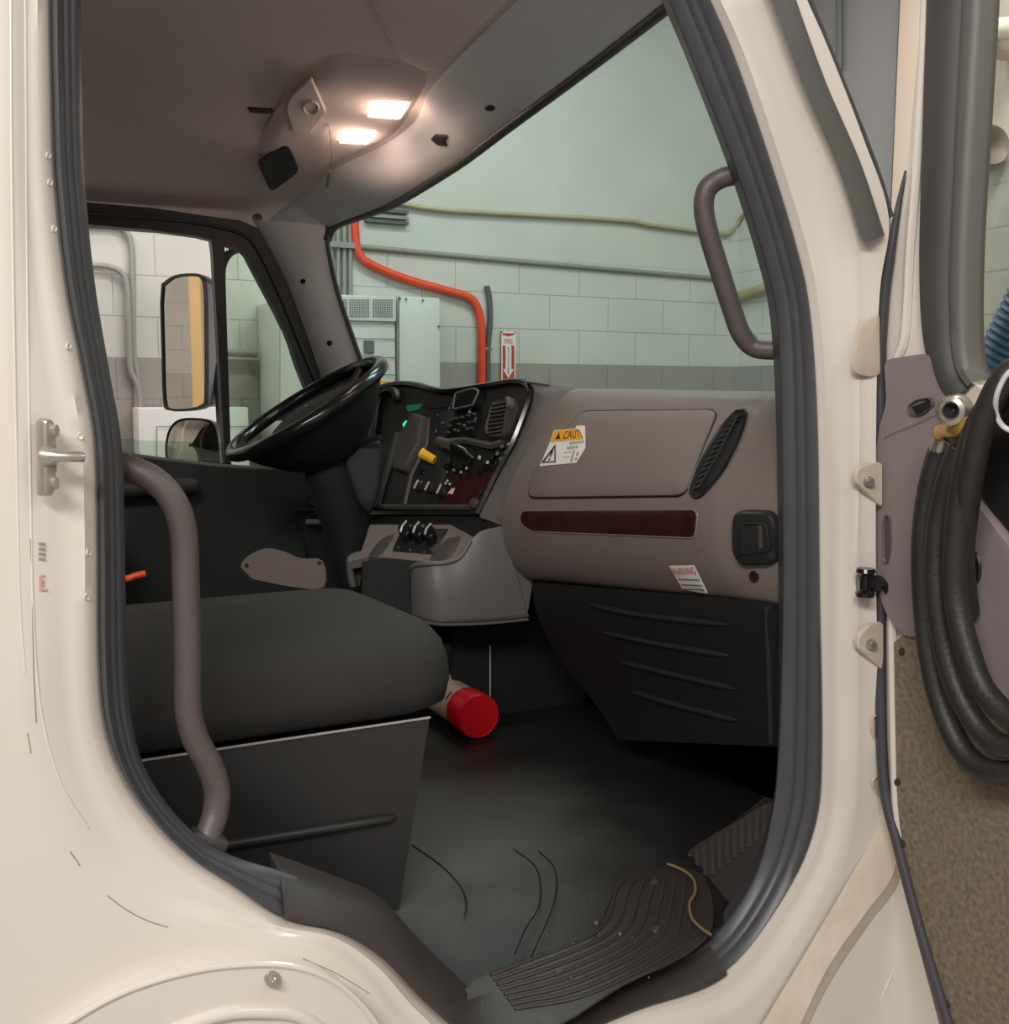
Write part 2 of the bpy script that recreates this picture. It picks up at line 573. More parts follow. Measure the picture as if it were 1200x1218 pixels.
# fire pipe, cables and conduits on the left wall
Yw = WY - 0.03
pipe('red_pipe', PY([(421, 170), (421, 235), (422, 275), (426, 300), (440, 314), (480, 331), (525, 344), (556, 353), (567, 364), (572, 385), (573, 420), (573, 520), (573, 640)], Yw), 0.023, 'pipered',
     'bright red-orange pipe bending down the pale block wall', 'pipe')
pipe('yellow_wall_pipe', PY([(430, 236), (465, 240), (520, 249), (600, 254), (740, 262), (770, 267), (830, 275), (858, 278), (868, 277)], WY - 0.025) +
     PX([(876, 268), (886, 254), (915, 246), (990, 214), (1030, 195), (1052, 185), (1064, 183), (1090, 186), (1150, 178)], WX - 0.02), 0.013, 'pipeyellow',
     'thin dull yellow pipe running level along the wall above the grey conduit', 'pipe')
pipe('grey_wall_conduit', PY([(405, 291), (430, 293.5), (630, 312), (840, 330), (868, 333)], WY - 0.015), 0.014, 'pipegrey',
     'thin grey conduit running level along the wall under the yellow pipe', 'pipe', sub=2)
cb_ = empty('black_cable', P(580, 560, 'Y', Yw), 'dark grey cable dropping down the wall right of the red pipe', 'cable')
obj('cable', B().tube(cr(PY([(579, 340), (582, 356), (583, 380), (581, 404), (580, 420), (580, 470)], WY - 0.02) + [Vector((P(580, 470, 'Y', WY - 0.02).x, WY - 0.02, 0.0))]), 0.016, 12), 'cable', cb_)
obj('clamp', B().box(P(580, 415, 'Y', WY - 0.02), (0.05, 0.03, 0.016), None, 0.004), 'pipegrey', cb_)
pipe('pale_wall_pipe', PX([(862, 357), (885, 350), (905, 344), (925, 338), (1000, 310)], WX - 0.05), 0.03, 'pipeyellow',
     'pale pipe on the front wall behind the upper grab handle', 'pipe', sub=2)
vp = [(393, 0.012), (401, 0.012), (408.5, 0.012), (415.5, 0.012)]
for i, (x, r) in enumerate(vp):
    w = ['first', 'second', 'third', 'fourth'][i]
    pipe('vertical_conduit', PY([(x, 200), (x + 1, 290), (x + 1, 352)], WY - 0.02), r, 'pipe',
         w + ' grey vertical conduit from the windscreen pillar, above the vented cabinet', 'conduit', 'vertical conduits above the vented cabinet', sub=1)
obj('conduit_strut', B().box(P(404, 291, 'Y', WY - 0.04), (0.16, 0.02, 0.03)), 'pipegrey', None, 'short grey strut bracing four vertical conduits', 'bracket')
us = empty('channel_strut', P(462, 266, 'Y', WY - 0.02), 'short grey slotted channel on the wall beside the top of the red pipe', 'bracket')
for yy in (251, 258, 264):
    obj('channel_rail', B().box(P(460, yy, 'Y', WY - 0.02), (0.24, 0.03, 0.016)), 'cable' if yy != 258 else 'pipegrey', us)

# fire sign
sY = WY - 0.012
sg = empty('fire_sign', P(604, 456, 'Y', sY), 'narrow red and white fire sign with a downward arrow on the wall', 'sign')
sp = surf_plane(P(604, 420, 'Y', sY), (0, -1, 0))
obj('sign_board', decal([(595.5, 394.5), (612.5, 395), (612.5, 454), (595.5, 454)], sp, ((0, 0), (0.3, 0.006)), 1), 'redink', sg)
wb = B()
for q in ([(595.5, 394.5), (612.5, 395), (612.5, 396.6), (595.5, 396.3)], [(595.5, 394.5), (597, 394.5), (597, 454), (595.5, 454)], [(611, 395), (612.5, 395), (612.5, 454), (611, 454)],
          [(595.5, 452.3), (612.5, 452.3), (612.5, 454), (595.5, 454)], [(597, 398.5), (604, 400.5), (611, 398.5), (611, 411), (597, 411)],
          [(600.5, 411), (607.5, 411), (607.5, 439), (610.5, 439), (604, 450), (597.5, 439), (600.5, 439)]):
    pxpoly(q, sp, 0.0075, wb)
obj('sign_arrow', wb, 'white', sg, smooth=0)
obj('lettering', text_on('FIRE', [(598.8, 409), (609.2, 409), (609.2, 403), (598.8, 403)], sp, 0.009), 'redink', sg, smooth=0)
# vertical word on the arrow shaft
vb = B()
for i, ch in enumerate('EXTINGUISHER'):
    y0 = 413 + i * 2.75
    hw = 0.35 if ch == 'I' else 1.0
    text_on(ch, [(604 - hw, y0 + 2.2), (604 + hw, y0 + 2.2), (604 + hw, y0), (604 - hw, y0)], sp, 0.009, vb)
obj('small_lettering', vb, 'ink', sg, smooth=0)


def wall_box(name, x0, y0, x1, y1, yf, label, cat, m='cabinet', ground=False):
    """cabinet whose front stands yf in front of the wall, px corners on its front"""
    a, c = P(x0, y0, 'Y', WY - yf), P(x1, y1, 'Y', WY - yf)
    if ground: c.z = 0.0
    b = B().box(((a.x + c.x) / 2, WY - yf / 2, (a.z + c.z) / 2), (c.x - a.x, yf - 0.012, a.z - c.z), None, 0.006, 2)
    r = empty(name, ((a.x + c.x) / 2, WY - yf / 2, c.z), label, cat)
    obj('case', b, m, r)
    return r, surf_plane(P(x0, y0, 'Y', WY - yf), (0, -1, 0))


r1, s1 = wall_box('vented_cabinet', 380, 349, 472.5, 560, 0.14, 'grey electrical cabinet with twin vent grilles and drawers, behind the steering wheel', 'electrical cabinet')
obj('vent_frame', decal([(396, 352), (471, 354), (471, 383), (396, 381)], s1, ((0, 0), (0.8, 0.006)), 1), 'cabinet', r1)
hb = B()
for x0 in (405, 415, 443):
    for i in range(3 if x0 == 405 else 9):
        for j in range(8):
            x, y = x0 + i * 2.7, 356.5 + j * 2.75
            pxpoly([(x, y), (x + 1.7, y), (x + 1.7, y + 1.8), (x, y + 1.8)], s1, 0.008, hb)
obj('vent_holes', hb, 'cabinet_dark', r1, kind='stuff', smooth=0)
lb = B()
for y in (384.5, 402, 424, 444.5, 466): pxpoly([(400, y), (472, y + 1), (472, y + 2), (400, y + 1)], s1, 0.003, lb)
obj('drawer_seam', lb, 'cabinet_dark', r1, smooth=0)
obj('switch_plate', decal([(433, 404.5), (445, 405), (445, 420), (433, 419.5)], s1, ((0, 0), (0.5, 0.01)), 1), 'cabinet_dark', r1)
obj('yellow_label', decal([(452, 432), (463, 432.4), (463, 437.2), (452, 437)], s1, ((0, 0), (0.3, 0.004)), 1), 'orange', r1)
obj('yellow_label', decal([(449, 453), (463, 453.4), (463, 458), (449, 457.5)], s1, ((0, 0), (0.3, 0.004)), 1), 'orange', r1)
r2, s2 = wall_box('plain_cabinet', 473.5, 352, 525, 560, 0.15, 'plain grey electrical cabinet between the vented cabinet and the red pipe', 'electrical cabinet')
for x, y in ((476, 355), (483, 355.5), (503, 357), (522, 388)):
    obj('bolt', decal(circ(x, y, 1.3, n=8), s2, ((0, 0), (0.3, 0.006)), 1), 'cabinet_dark', r2)
pxpoly([(473.5, 352), (474.8, 352), (474.8, 560), (473.5, 560)], s2, 0.002, lb2 := B())
obj('door_seam', lb2, 'cabinet_dark', r2, smooth=0)
r3, s3 = wall_box('tall_cabinet', 329, 355, 386, 640, 0.42, 'tall grey cabinet standing out from the wall, seen through the small quarter window', 'cabinet', ground=True)
obj('door_panel', decal([(333, 362), (383, 362), (383, 620), (333, 620)], s3, ((0, 0), (0.8, 0.006)), 1), 'cabinet', r3)
r4, s4 = wall_box('white_cabinet', 164, 485, 300, 640, 0.25, 'low white cabinet against the wall behind the driver side mirror', 'cabinet', 'boxwhite', True)
gb = B()
for q in ([(186, 507), (300, 507), (300, 508.2), (186, 508.2)], [(186, 507), (187.2, 507), (187.2, 600), (186, 600)]): pxpoly(q, s4, 0.002, gb)
obj('door_seam', gb, 'pipegrey', r4, smooth=0)
# conduits through the driver window
pipe('bent_conduit', PY([(60, 268), (110, 267.5), (138, 269), (150, 276), (156, 292), (157.5, 330), (158.5, 400), (160, 430), (163, 446), (163, 484)], WY - 0.02), 0.0145, 'pipe',
     'outer of two bent grey conduits, the taller arch on the wall left of the mirror', 'conduit', 'bent conduits on the wall')
pipe('bent_conduit', PY([(60, 314), (108, 315), (132, 318), (145, 325), (151, 340), (153, 380), (154, 420), (156, 442), (164, 460), (167, 482), (167, 500)], WY - 0.03), 0.0145, 'pipe',
     'inner of two bent grey conduits, the lower arch with a kink', 'conduit', 'bent conduits on the wall')
pipe('short_wall_pipe', PY([(268, 419), (290, 420), (306, 421)], WY - 0.05), 0.022, 'pipegrey', 'short level grey pipe running into the tall cabinet', 'pipe', sub=1)
# post that only the driver mirror shows
mn = Vector((-0.80, -0.60, 0.0)).normalized()
_p = PL(236, 410, P(222, 410, 'Y', 2.24), mn)
_d = ray(236, 410); _r = _d - mn * 2 * _d.dot(mn)
_q = _p + _r * ((-3.6 - _p.x) / _r.x)
obj('tall_post', B().box((-3.6, _q.y, 2.2), (0.1, 0.085, 4.4), None, 0.01), 'amberpost', None, 'tall amber post reflected in the driver side mirror', 'post')
struct('trim_1', B().box((WX - 0.02, 0.3, 1.415), (0.04, 4.4, 2.83)), 'wallP', 'grey-green lower block facing on the front wall beyond the open door', 'wall')
# things beyond the open door
def front_quad(x0, x1, y0, y1, d):
    a, c = P(x0, y0, 'X', WX - d), P(x1, y1, 'X', WX - d)
    return B().box((WX - d / 2, (a.y + c.y) / 2, (a.z + c.z) / 2), (d, abs(a.y - c.y), abs(a.z - c.z)), None, 0.004, 2)


def fr(x, z0, z1, x2, d):
    """upright panel on the front wall between two px columns"""
    a, c = P(x, 120, 'X', WX - d), P(x2, 120, 'X', WX - d)
    return B().box((WX - d / 2 - 0.004, (a.y + c.y) / 2, (z0 + z1) / 2), (d - 0.008, abs(a.y - c.y), z1 - z0), None, 0.005, 2)


ob = fr(960, 0.0, 4.4, 1064, 0.05)
obj('roller_shutter', ob, 'shutter', None, 'plain mid grey shutter panel on the front wall beyond the windscreen pillar', 'shutter')
obj('beige_column', fr(1065, 0.0, 4.5, 1122, 0.12), 'column', None, 'beige column beside the grey shutter, left of the open door', 'column')
obj('black_shutter_cable', B().tube(PX([(998, -200), (998, 40), (998, 84)], WX - 0.08), 0.017, 8), 'cable', None, 'thin black cable hanging down the grey shutter', 'cable')
fx = empty('wall_fixture', P(1192, 60, 'X', WX - 0.3), 'white cylindrical fixture high on the wall, seen through the open door window', 'light fixture')
pa, pb_ = P(1173, 35, 'X', WX - 0.30), P(1215, 32, 'X', WX - 0.12)
obj('fixture_tube', B().tube([pa, pb_], 0.045, 18), 'white', fx)
obj('fixture_lens', B().lathe(pa, pa - pb_, [(0.001, 0.004), (0.03, 0.004), (0.036, 0)], 18), 'pipegrey', fx)
obj('fixture_bracket', B().box(P(1192, 52, 'X', WX - 0.12), (0.2, 0.14, 0.1), None, 0.02), 'column', fx)
obj('wall_horn', B().lathe(P(1160, 182, 'X', WX - 0.1), (-0.25, -1, 0.1), [(0.04, 0), (0.06, 0.06), (0.085, 0.11), (0.09, 0.12), (0.07, 0.11), (0.02, 0.04)], 20), 'taupe', None,
    'brown horn shaped fixture on the wall at the edge of the open door window', 'horn')
obj('dark_wall_conduit', B().tube(PX([(1150, 203.5), (1175, 204.5), (1240, 207)], WX - 0.02), 0.013, 8), 'cable', None, 'thin dark conduit along the wall seen through the open door window', 'conduit')
bh = []
h0, h1 = P(1235, 360, 'X', 2.2), P(1178, 470, 'X', 2.2)
n = 90
h0 = h0 + (h0 - h1) * 1.2
obj('blue_duct', B().tube([h0.lerp(h1, k / n) for k in range(n + 1)], [0.072 + 0.006 * (k % 3 == 0) for k in range(n + 1)], 20), 'bluehose', None,
    'blue corrugated duct behind the open door window', 'duct', smooth=60)
ob_ = B()
s5 = surf_plane(P(1190, 330, 'X', WX), (-1, 0, 0))
pxpoly([(1178, 330), (1186, 326), (1200, 323), (1205, 333), (1196, 331), (1188, 341), (1181, 339)], s5, 0.006, ob_)
obj('orange_wall_mark', ob_, 'orangepaint', None, 'orange paint mark on the wall seen through the open door window', 'marking', smooth=0)
obj('tall_stand', B().tube([Vector((2.0, P(1200, 440, 'X', 2.0).y, 0)), h1 + Vector((0, 0, -0.02))], 0.025, 10), 'pipegrey', None, 'grey stand hidden under the blue duct', 'stand')

# ================================================================== truck cab shell
cab = empty('truck_cab', (0.6, 0.98, 0.8), 'cream white truck cab seen through its open passenger doorway', 'truck')
# stations round the doorway:   seal inner, seal outer, lip, crease, outer skin (px)
K = [
    ((98, -60), (62, -60), (46, -60), (16, -60), (-70, -60)),
    ((98, 150), (64, 150), (47, 150), (16, 150), (-70, 150)),
    ((104, 250), (70, 250), (52, 250), (18, 250), (-70, 250)),
    ((115, 350), (82, 350), (64, 350), (22, 350), (-70, 350)),
    ((132, 450), (102, 450), (84, 450), (28, 450), (-70, 450)),
    ((145, 530), (115, 530), (97, 530), (33, 530), (-70, 530)),
    ((149, 650), (118, 650), (101, 650), (38, 650), (-70, 650)),
    ((151, 780), (119, 780), (101, 785), (46, 795), (-70, 820)),
    ((156, 850), (126, 860), (107, 868), (54, 880), (-70, 930)),
    ((171, 910), (146, 920), (127, 933), (74, 955), (-70, 1050)),
    ((203, 962), (180, 972), (162, 990), (112, 1030), (-50, 1180)),
    ((245, 1003), (225, 1017), (212, 1040), (175, 1078), (40, 1280)),
    ((285, 1022), (275, 1050), (268, 1074), (250, 1098), (200, 1300)),
    ((332, 1036), (333, 1088), (330, 1101), (322, 1114), (300, 1300)),
    ((400, 1060), (400, 1104), (397, 1115), (385, 1132), (370, 1310)),
    ((465, 1088), (455, 1138), (449, 1150), (432, 1170), (400, 1330)),
    ((515, 1140), (505, 1190), (497, 1203), (478, 1226), (430, 1350)),
    ((575, 1192), (560, 1229), (552, 1242), (540, 1264), (520, 1360)),
    ((650, 1198), (650, 1232), (652, 1246), (656, 1270), (680, 1370)),
    ((745, 1168), (752, 1194), (757, 1208), (772, 1236), (800, 1360)),
    ((842, 1122), (856, 1155), (866, 1168), (884, 1196), (900, 1330)),
    ((896, 1050), (930, 1062), (942, 1070), (962, 1090), (990, 1200)),
    ((920, 968), (966, 980), (980, 985), (1002, 998), (1048, 1012)),
    ((928, 885), (974, 890), (988, 890), (1014, 890), (1047, 890)),
    ((933, 700), (971, 700), (986, 700), (1014, 700), (1042, 700)),
    ((931, 500), (968, 500), (984, 500), (1018, 500), (1042, 500)),
    ((926, 380), (959, 370), (974, 365), (1012, 352), (1046, 350)),
    ((911, 310), (942, 290), (957, 284), (1004, 268), (1057, 258)),
    ((880, 210), (908, 180), (923, 174), (972, 156), (1026, 162)),
    ((835, 95), (870, 70), (885, 64), (934, 46), (985, 57)),
    ((797, 0), (840, 0), (854, -6), (902, -24), (960, 0)),
    ((766, -70), (808, -75), (822, -82), (868, -100), (924, -85)),
    ((720, -100), (740, -132), (750, -145), (780, -180), (800, -260)),
    ((480, -112), (480, -150), (480, -164), (480, -200), (480, -300)),
    ((180, -105), (160, -140), (150, -155), (130, -190), (100, -300)),
    ((112, -95), (82, -115), (66, -122), (40, -140), (-60, -240)),
]
ZS0 = 0.85
YI, YS, YL, YC, YO = 0.035, 0.008, -0.014, -0.03, -0.045
SUB = 6
cI = cr([P(*k[0], 'Y', YI) for k in K], SUB, True)
cS = cr([P(*k[1], 'Y', YS) for k in K], SUB, True)
cL = cr([P(*k[2], 'Y', YL) for k in K], SUB, True)
cC = cr([P(*k[3], 'Y', YC) for k in K], SUB, True)
cO = cr([P(*k[4], 'Y', YO) for k in K], SUB, True)
NC = len(cI)
jamb = [p + Vector((0, 0.03, 0)) for p in cS]


def mixc(a, b, t, dy=0.0):
    return [p.lerp(q, t) + Vector((0, dy, 0)) for p, q in zip(a, b)]


body_rows = [jamb, cS, mixc(cS, cL, 0.5, 0.001), cL, mixc(cL, cC, 0.25, 0.003), mixc(cL, cC, 0.55, 0.004), mixc(cL, cC, 0.85, -0.001), cC,
             mixc(cC, cO, 0.12, -0.003), mixc(cC, cO, 0.25, -0.001), mixc(cC, cO, 0.6), cO, [p + Vector((0.002, 0.07, 0)) for p in cO]]
body = obj('body_side', B().grid(body_rows, cu=True), 'paint', cab, smooth=50)
# outer quarter panel behind the doorway and roof
obj('roof_skin', B().box((0.25, 0.95, 2.66), (1.6, 2.04, 0.03), None, 0.012), 'paint', cab)
obj('roof_rail', B().box((0.18, 0.055, 2.555), (1.66, 0.05, 0.2), None, 0.01), 'grey_dark', cab)
obj('rear_wall', B().box((-0.62, 0.98, 1.72), (0.04, 2.0, 1.86), None, 0.01), 'grey_dark', cab)
# weatherstrip: everything but the sill
i0, i1 = 13 * SUB, 20 * SUB
seq = list(range(i1 - 4, NC)) + list(range(0, i0 + 3))
prof = [(0.0, 0.004), (0.03, -0.010), (0.16, -0.016), (0.32, -0.014), (0.38, -0.008), (0.46, -0.010), (0.56, -0.010), (0.62, -0.004), (0.70, -0.006), (0.80, -0.006), (0.90, -0.001), (0.985, 0.001), (1.0, 0.003), (0.93, 0.010), (0.55, 0.05)]
rows = [[cS[i].lerp(cI[i], t) + Vector((0, dy, 0)) for i in seq] for t, dy in prof]
obj('weatherstrip', B().grid(rows), 'rubber', cab, 'black ribbed rubber seal round the doorway', smooth=60)
seq = list(range(i0, i1 + 1))
prof = [(0.0, 0.012), (0.02, -0.012), (0.10, -0.022), (0.25, -0.026), (0.55, -0.020), (0.85, -0.006), (0.96, 0.004), (1.0, 0.02), (1.02, 0.06)]
rows = [[cS[i].lerp(cI[i], t) + Vector((0, dy, 0)) for i in seq] for t, dy in prof]
sc = B().grid(rows)
for e in (0,):
    o = len(sc.v); sc.v += [r[e] for r in rows]; sc.f.append(tuple(range(o, o + len(rows))))
obj('sill_cover', sc, 'sill', cab, 'brown-black plastic cover over the door sill', smooth=60)
# grey gasket strip and bright edge along the windscreen pillar
gs = [[(908, -25), (923, -26), (939, -27)], [(918, 0), (932, 0), (947, 0)], [(956, 100), (969, 99), (982, 97)], [(998, 197), (1010, 195), (1023, 192)], [(1027, 288), (1039, 286), (1052, 279)]]
g = B()
rows = []
for k, (a, m_, c) in enumerate(gs):
    rows.append([P(*a, 'Y', -0.044), P(*a, 'Y', -0.055), P(*m_, 'Y', -0.06), P(*c, 'Y', -0.055), P(*c, 'Y', -0.03)])
cols = list(zip(*rows))
rows = list(zip(*[cr(c, 5) for c in cols]))
g.grid(rows)
e = rows[-1]; o = len(g.v); g.v += list(e); g.f.append(tuple(range(o, o + len(e))))
obj('pillar_gasket', g, 'gasket', cab, 'flat grey rubber strip on the windscreen pillar', smooth=50)
edge = cr(PY([(941, -60), (963, 0), (1003, 100), (1041, 197), (1060, 258)], -0.042), 5)
obj('pillar_edge', B().tube(edge, 0.0042, 8), 'rubber', cab, 'thin black edge of the windscreen pillar')
# striker
st0 = P(62, 543, 'Y', -0.06)
sk = B()
s6 = surf_plane(P(55, 543, 'Y', -0.034), Vector((0.55, -0.84, 0)))
sk = decal(rquad([(43, 497), (55, 497), (60, 530), (61, 556), (56, 590), (44, 590)], 6), s6, ((0, 0), (0.5, 0.010), (2.5, 0.013)), 2)
st = obj('door_striker', sk, 'metal', cab, 'steel door striker plate with a pin')
obj('striker_pin', B().tube([P(58, 543, 'Y', -0.045), P(64, 543, 'Y', -0.052), P(70, 543, 'Y', -0.055), P(99, 543.5, 'Y', -0.06), P(101, 543.5, 'Y', -0.06)], [0.013, 0.009, 0.0058, 0.0056, 0.004], 14), 'metal', st)
for y in (512, 574):
    obj('striker_bolt', decal(circ(54, y, 4, 8, 14), s6, ((0, 0.012), (0.8, 0.02)), 2), 'metal', st)
# rubbed jamb stickers
sB = surf_bvh(bvh_of(B().grid(body_rows, cu=True)))
q = B()
for y in (645, 651, 657, 663): pxpoly([(46, y), (53.5, y + 0.5), (53.5, y + 4), (46, y + 3.5)], sB, 0.0012, q)
obj('jamb_label', q, 'inkgrey', cab, 'faded grey print on the door jamb', smooth=0)
q = B()
for qd in ([(47, 684), (49, 684), (49, 703), (47, 703)], [(49, 684), (53, 684), (53, 686), (49, 686)], [(49, 701), (56, 701), (56, 703), (49, 703)], [(50, 690), (52, 690), (52, 698), (50, 698)]): pxpoly(qd, sB, 0.0012, q)
obj('jamb_label', q, mat('faded_red_ink', (214, 158, 148), 0.5), cab, 'faded red print on the door jamb', smooth=0)
for (x, y) in ((57, 185), (59, 217), (64, 272), (81, 412), (95, 519), (105, 657), (103, 710)):
    obj('weld_spot', decal(circ(x, y, 3.4, 4.6, 14), sB, ((0, 0.0), (0.8, 0.0016), (1.8, 0.0004)), 1), 'paint', cab)
# scratches on the lower corner
def scratch(pts, r=0.0009, m='grey_dark'):
    return groove(cr2(pts, 6), sB, r, 0.0002, b=None, n=5)
M['scratch'] = mat('scratched_primer', (150, 134, 116), 0.6)
for pts in ([(127, 1065), (150, 1082), (175, 1095), (200, 1103)], [(83, 1013), (90, 1022), (95, 1030)], [(360, 1140), (400, 1158), (440, 1182)], [(33, 872), (35, 884), (37, 896)], [(36, 640), (38, 700), (40, 800), (43, 860)]):
    obj('scratch', groove(cr2(pts, 6), sB, 0.0006, 0.0001, n=5), 'scratch', cab)
for pts in ([(13, -50), (14, 200), (18, 450), (21, 600), (24, 720), (30, 800)], [(30, -50), (32, 300), (36, 560), (40, 740), (50, 850), (72, 930), (105, 985)]):
    obj('jamb_bead', groove(cr2(pts, 6), sB, 0.0016, -0.0006, n=8), 'paint', cab)
# step fairing below the doorway
arch = [(40, 1240), (80, 1217), (130, 1188), (180, 1168), (240, 1153), (300, 1147), (345, 1149), (385, 1161), (420, 1185), (450, 1222), (470, 1270)]
sF = surf_plane(P(300, 1200, 'Y', -0.062), (0, -1, 0))
out = cr2(arch, 5) + [(470, 1400), (20, 1400)]
fp = B().plate([sF(x, y, 0.0) for x, y in out], [], (0, 0.04, 0))
fa = obj('step_fairing', fp, 'paint', cab, 'cream fairing panel with an arched top edge')
obj('fairing_lip', B().tube([sF(x, y, 0.0) for x, y in cr2(arch, 5)], 0.004, 8), 'paint', fa)
obj('fairing_ridge', B().tube([sF(x, y, 0.0) for x, y in cr2([(150, 1260), (200, 1228), (260, 1207), (310, 1203), (360, 1210), (410, 1250)], 5)], 0.009, 10), 'paint', fa)
bolt = decal(circ(324, 1164, 10, 10, 20), sF, ((0, 0), (0.6, 0.004), (3.5, 0.005), (4, 0.012), (5.5, 0.014)), 2)
obj('fairing_bolt', bolt, 'metal', fa)
# fender ahead of the doorway
C0 = PY([(1046, 955), (1036, 998), (1010, 1045), (960, 1130), (908, 1216), (860, 1300)], -0.04)
C1 = PY([(1075, 975), (1062, 1040), (1030, 1085), (985, 1150), (952, 1218), (915, 1300)], -0.075)
C1b = PY([(1080, 980), (1068, 1050), (1036, 1095), (993, 1158), (962, 1218), (930, 1300)], -0.066)
C2 = PY([(1130, 1000), (1130, 1080), (1090, 1120), (1040, 1190), (1020, 1230), (1000, 1300)], -0.066)
C3 = PY([(1200, 1010), (1200, 1100), (1180, 1150), (1140, 1220), (1130, 1260), (1120, 1320)], -0.07)
fe = B().grid(list(zip(cr(C0, 5), [a.lerp(c, .5) + Vector((0, -.004, 0)) for a, c in zip(cr(C0, 5), cr(C1, 5))], cr(C1, 5), cr(C1b, 5), cr(C2, 5), cr(C3, 5))))
fe_ = obj('fender', fe, 'paint_dirty', cab, 'dirty cream fender ahead of the doorway', smooth=35)
fl_ = B().grid(list(zip([p + Vector((0, -.001, 0)) for p in cr(C1b, 5)], [p + Vector((0, -.001, 0)) for p in cr(C2, 5)], [p + Vector((0, -.001, 0)) for p in cr(C3, 5)])))
obj('fender_face', fl_, 'paint', fe_)
obj('fender_ridge', B().tube(PY([(1064, 1150), (1054, 1172), (1045, 1195)], -0.066), [0.001, 0.004, 0.001], 8), 'paint', fe_)
# hinge leaves, door check and other jamb hardware
def bracket(pts, bx, by):
    h = obj('hinge_leaf', decal(rquad(pts, 5), surf_plane(P(1030, 600, 'Y', -0.042), (0, -1, 0)), ((0, 0), (0.5, 0.006), (1.5, 0.008)), 1), 'paint_dirty', cab, smooth=30)
    obj('hinge_bolt', decal(circ(bx, by, 6.5, 7.5, 16), surf_plane(P(1030, 600, 'Y', -0.046), (0, -1, 0)), ((0, 0), (0.6, 0.006), (2.5, 0.008), (3, 0.013)), 2), 'metal', h)
bracket([(1013, 560), (1024, 552), (1046, 549), (1046, 603), (1041, 600), (1014, 574)], 1030, 573)
bracket([(1016, 756), (1030, 742), (1047, 738), (1047, 796), (1043, 794), (1016, 770)], 1033, 766)
dc = obj('door_check', B().tube([P(1020, 694, 'Y', -0.045), P(1034, 694, 'Y', -0.055), P(1046, 693, 'Y', -0.05)], [0.015, 0.016, 0.012], 12), 'black_gloss', cab, 'black door check arm on the jamb')
obj('check_roller', B().lathe(P(1030, 676, 'Y', -0.06), (0, 0, -1), [(0.001, 0), (0.014, 0), (0.016, 0.006), (0.009, 0.012), (0.009, 0.034), (0.016, 0.04), (0.014, 0.046), (0.001, 0.046)], 14), 'black_gloss', dc)
for pts in ([(1035, 852), (1042, 848), (1049, 852), (1049, 890), (1042, 888), (1035, 870)], [(1035, 926), (1042, 921), (1049, 924), (1049, 952), (1043, 948), (1036, 935)]):
    obj('jamb_tab', decal(rquad(pts, 4), surf_plane(P(1030, 600, 'Y', -0.042), (0, -1, 0)), ((0, 0), (0.5, 0.006), (3, 0.001)), 1), 'paint_dirty', cab, smooth=30)
obj('jamb_flange', decal(rquad([(1022, 386), (1045, 372), (1046, 446), (1036, 449), (1016, 445), (1012, 436)], 5), surf_plane(P(1030, 420, 'Y', -0.043), (0, -1, 0)), ((0, 0), (1, 0.003), (3, 0.004)), 1), 'paint_dirty', cab)
# ================================================================== cab interior
ZF, ZS, YE = 0.90, 0.862, 0.25
ys = [0.042, 0.06, 0.08, 0.12, 0.16, 0.20, 0.24, 0.28, 0.4, 0.7, 1.96]
def fz(y):
    t = min(1.0, max(0.0, y / 0.28))
    return ZS - 0.004 + (ZF - ZS + 0.004) * t * t * (3 - 2 * t)
rows = [[Vector((x, y, fz(y))) for x in (-0.62, 0.0, 0.5, 1.0, 1.43)] for y in ys]
rows.append([p + Vector((0, 0, -0.04)) for p in rows[-1]])
obj('firewall', B().box((1.42, 1.0, 1.28), (0.03, 1.94, 0.84)), 'void', cab)
obj('cab_floor', B().grid(rows), 'floormat', cab, 'black rubber cab floor with light falloff painted in', smooth=60)
obj('lower_side', B().box((0.4, 1.975, 1.17), (2.1, 0.03, 0.64)), 'dark', cab)
obj('firewall', B().box((1.42, 1.0, 1.28), (0.03, 1.94, 0.84)), 'void', cab)
# toe board rising to the firewall
tb0, tb1 = P(846, 1108, 'Y', 0.10), P(917, 955, 'Y', 0.10)
tdir = Vector((tb1.x - tb0.x, 0, tb1.z - tb0.z))
tp = [tb0 + Vector((0, -0.03, 0)), tb0 + tdir * 1.05 + Vector((0, -0.03, 0)), tb0 + tdir * 1.02 + Vector((0, 0.02, 0)), tb0 + Vector((0, 0.18, 0))]
obj('toe_board', B().plate(tp, [], (0.02, 0, -0.02)), 'void', cab)
sT = surf_plane(tp[0], (tp[1] - tp[0]).cross(tp[3] - tp[0]))
kp = obj('kick_plate', decal(cr2([(800, 1030), (832, 1004), (880, 976), (912, 957), (935, 958), (922, 1000), (900, 1045), (860, 1112), (838, 1112), (824, 1085), (815, 1050)], 3), sT, ((0, 0), (1, 0.004)), 2), 'tread', cab, 'ribbed brown-black kick plate', smooth=30)
rb = B()
for k in range(11):
    t = k / 10
    x0, y0 = 822 + 90 * t, 1018 - 58 * t
    groove([(x0, y0), (x0 + 1.5 - 2 * t, y0 + 44 - 8 * t)], sT, 0.0042, 0.005, b=rb)
obj('rib', rb, 'sill', kp)
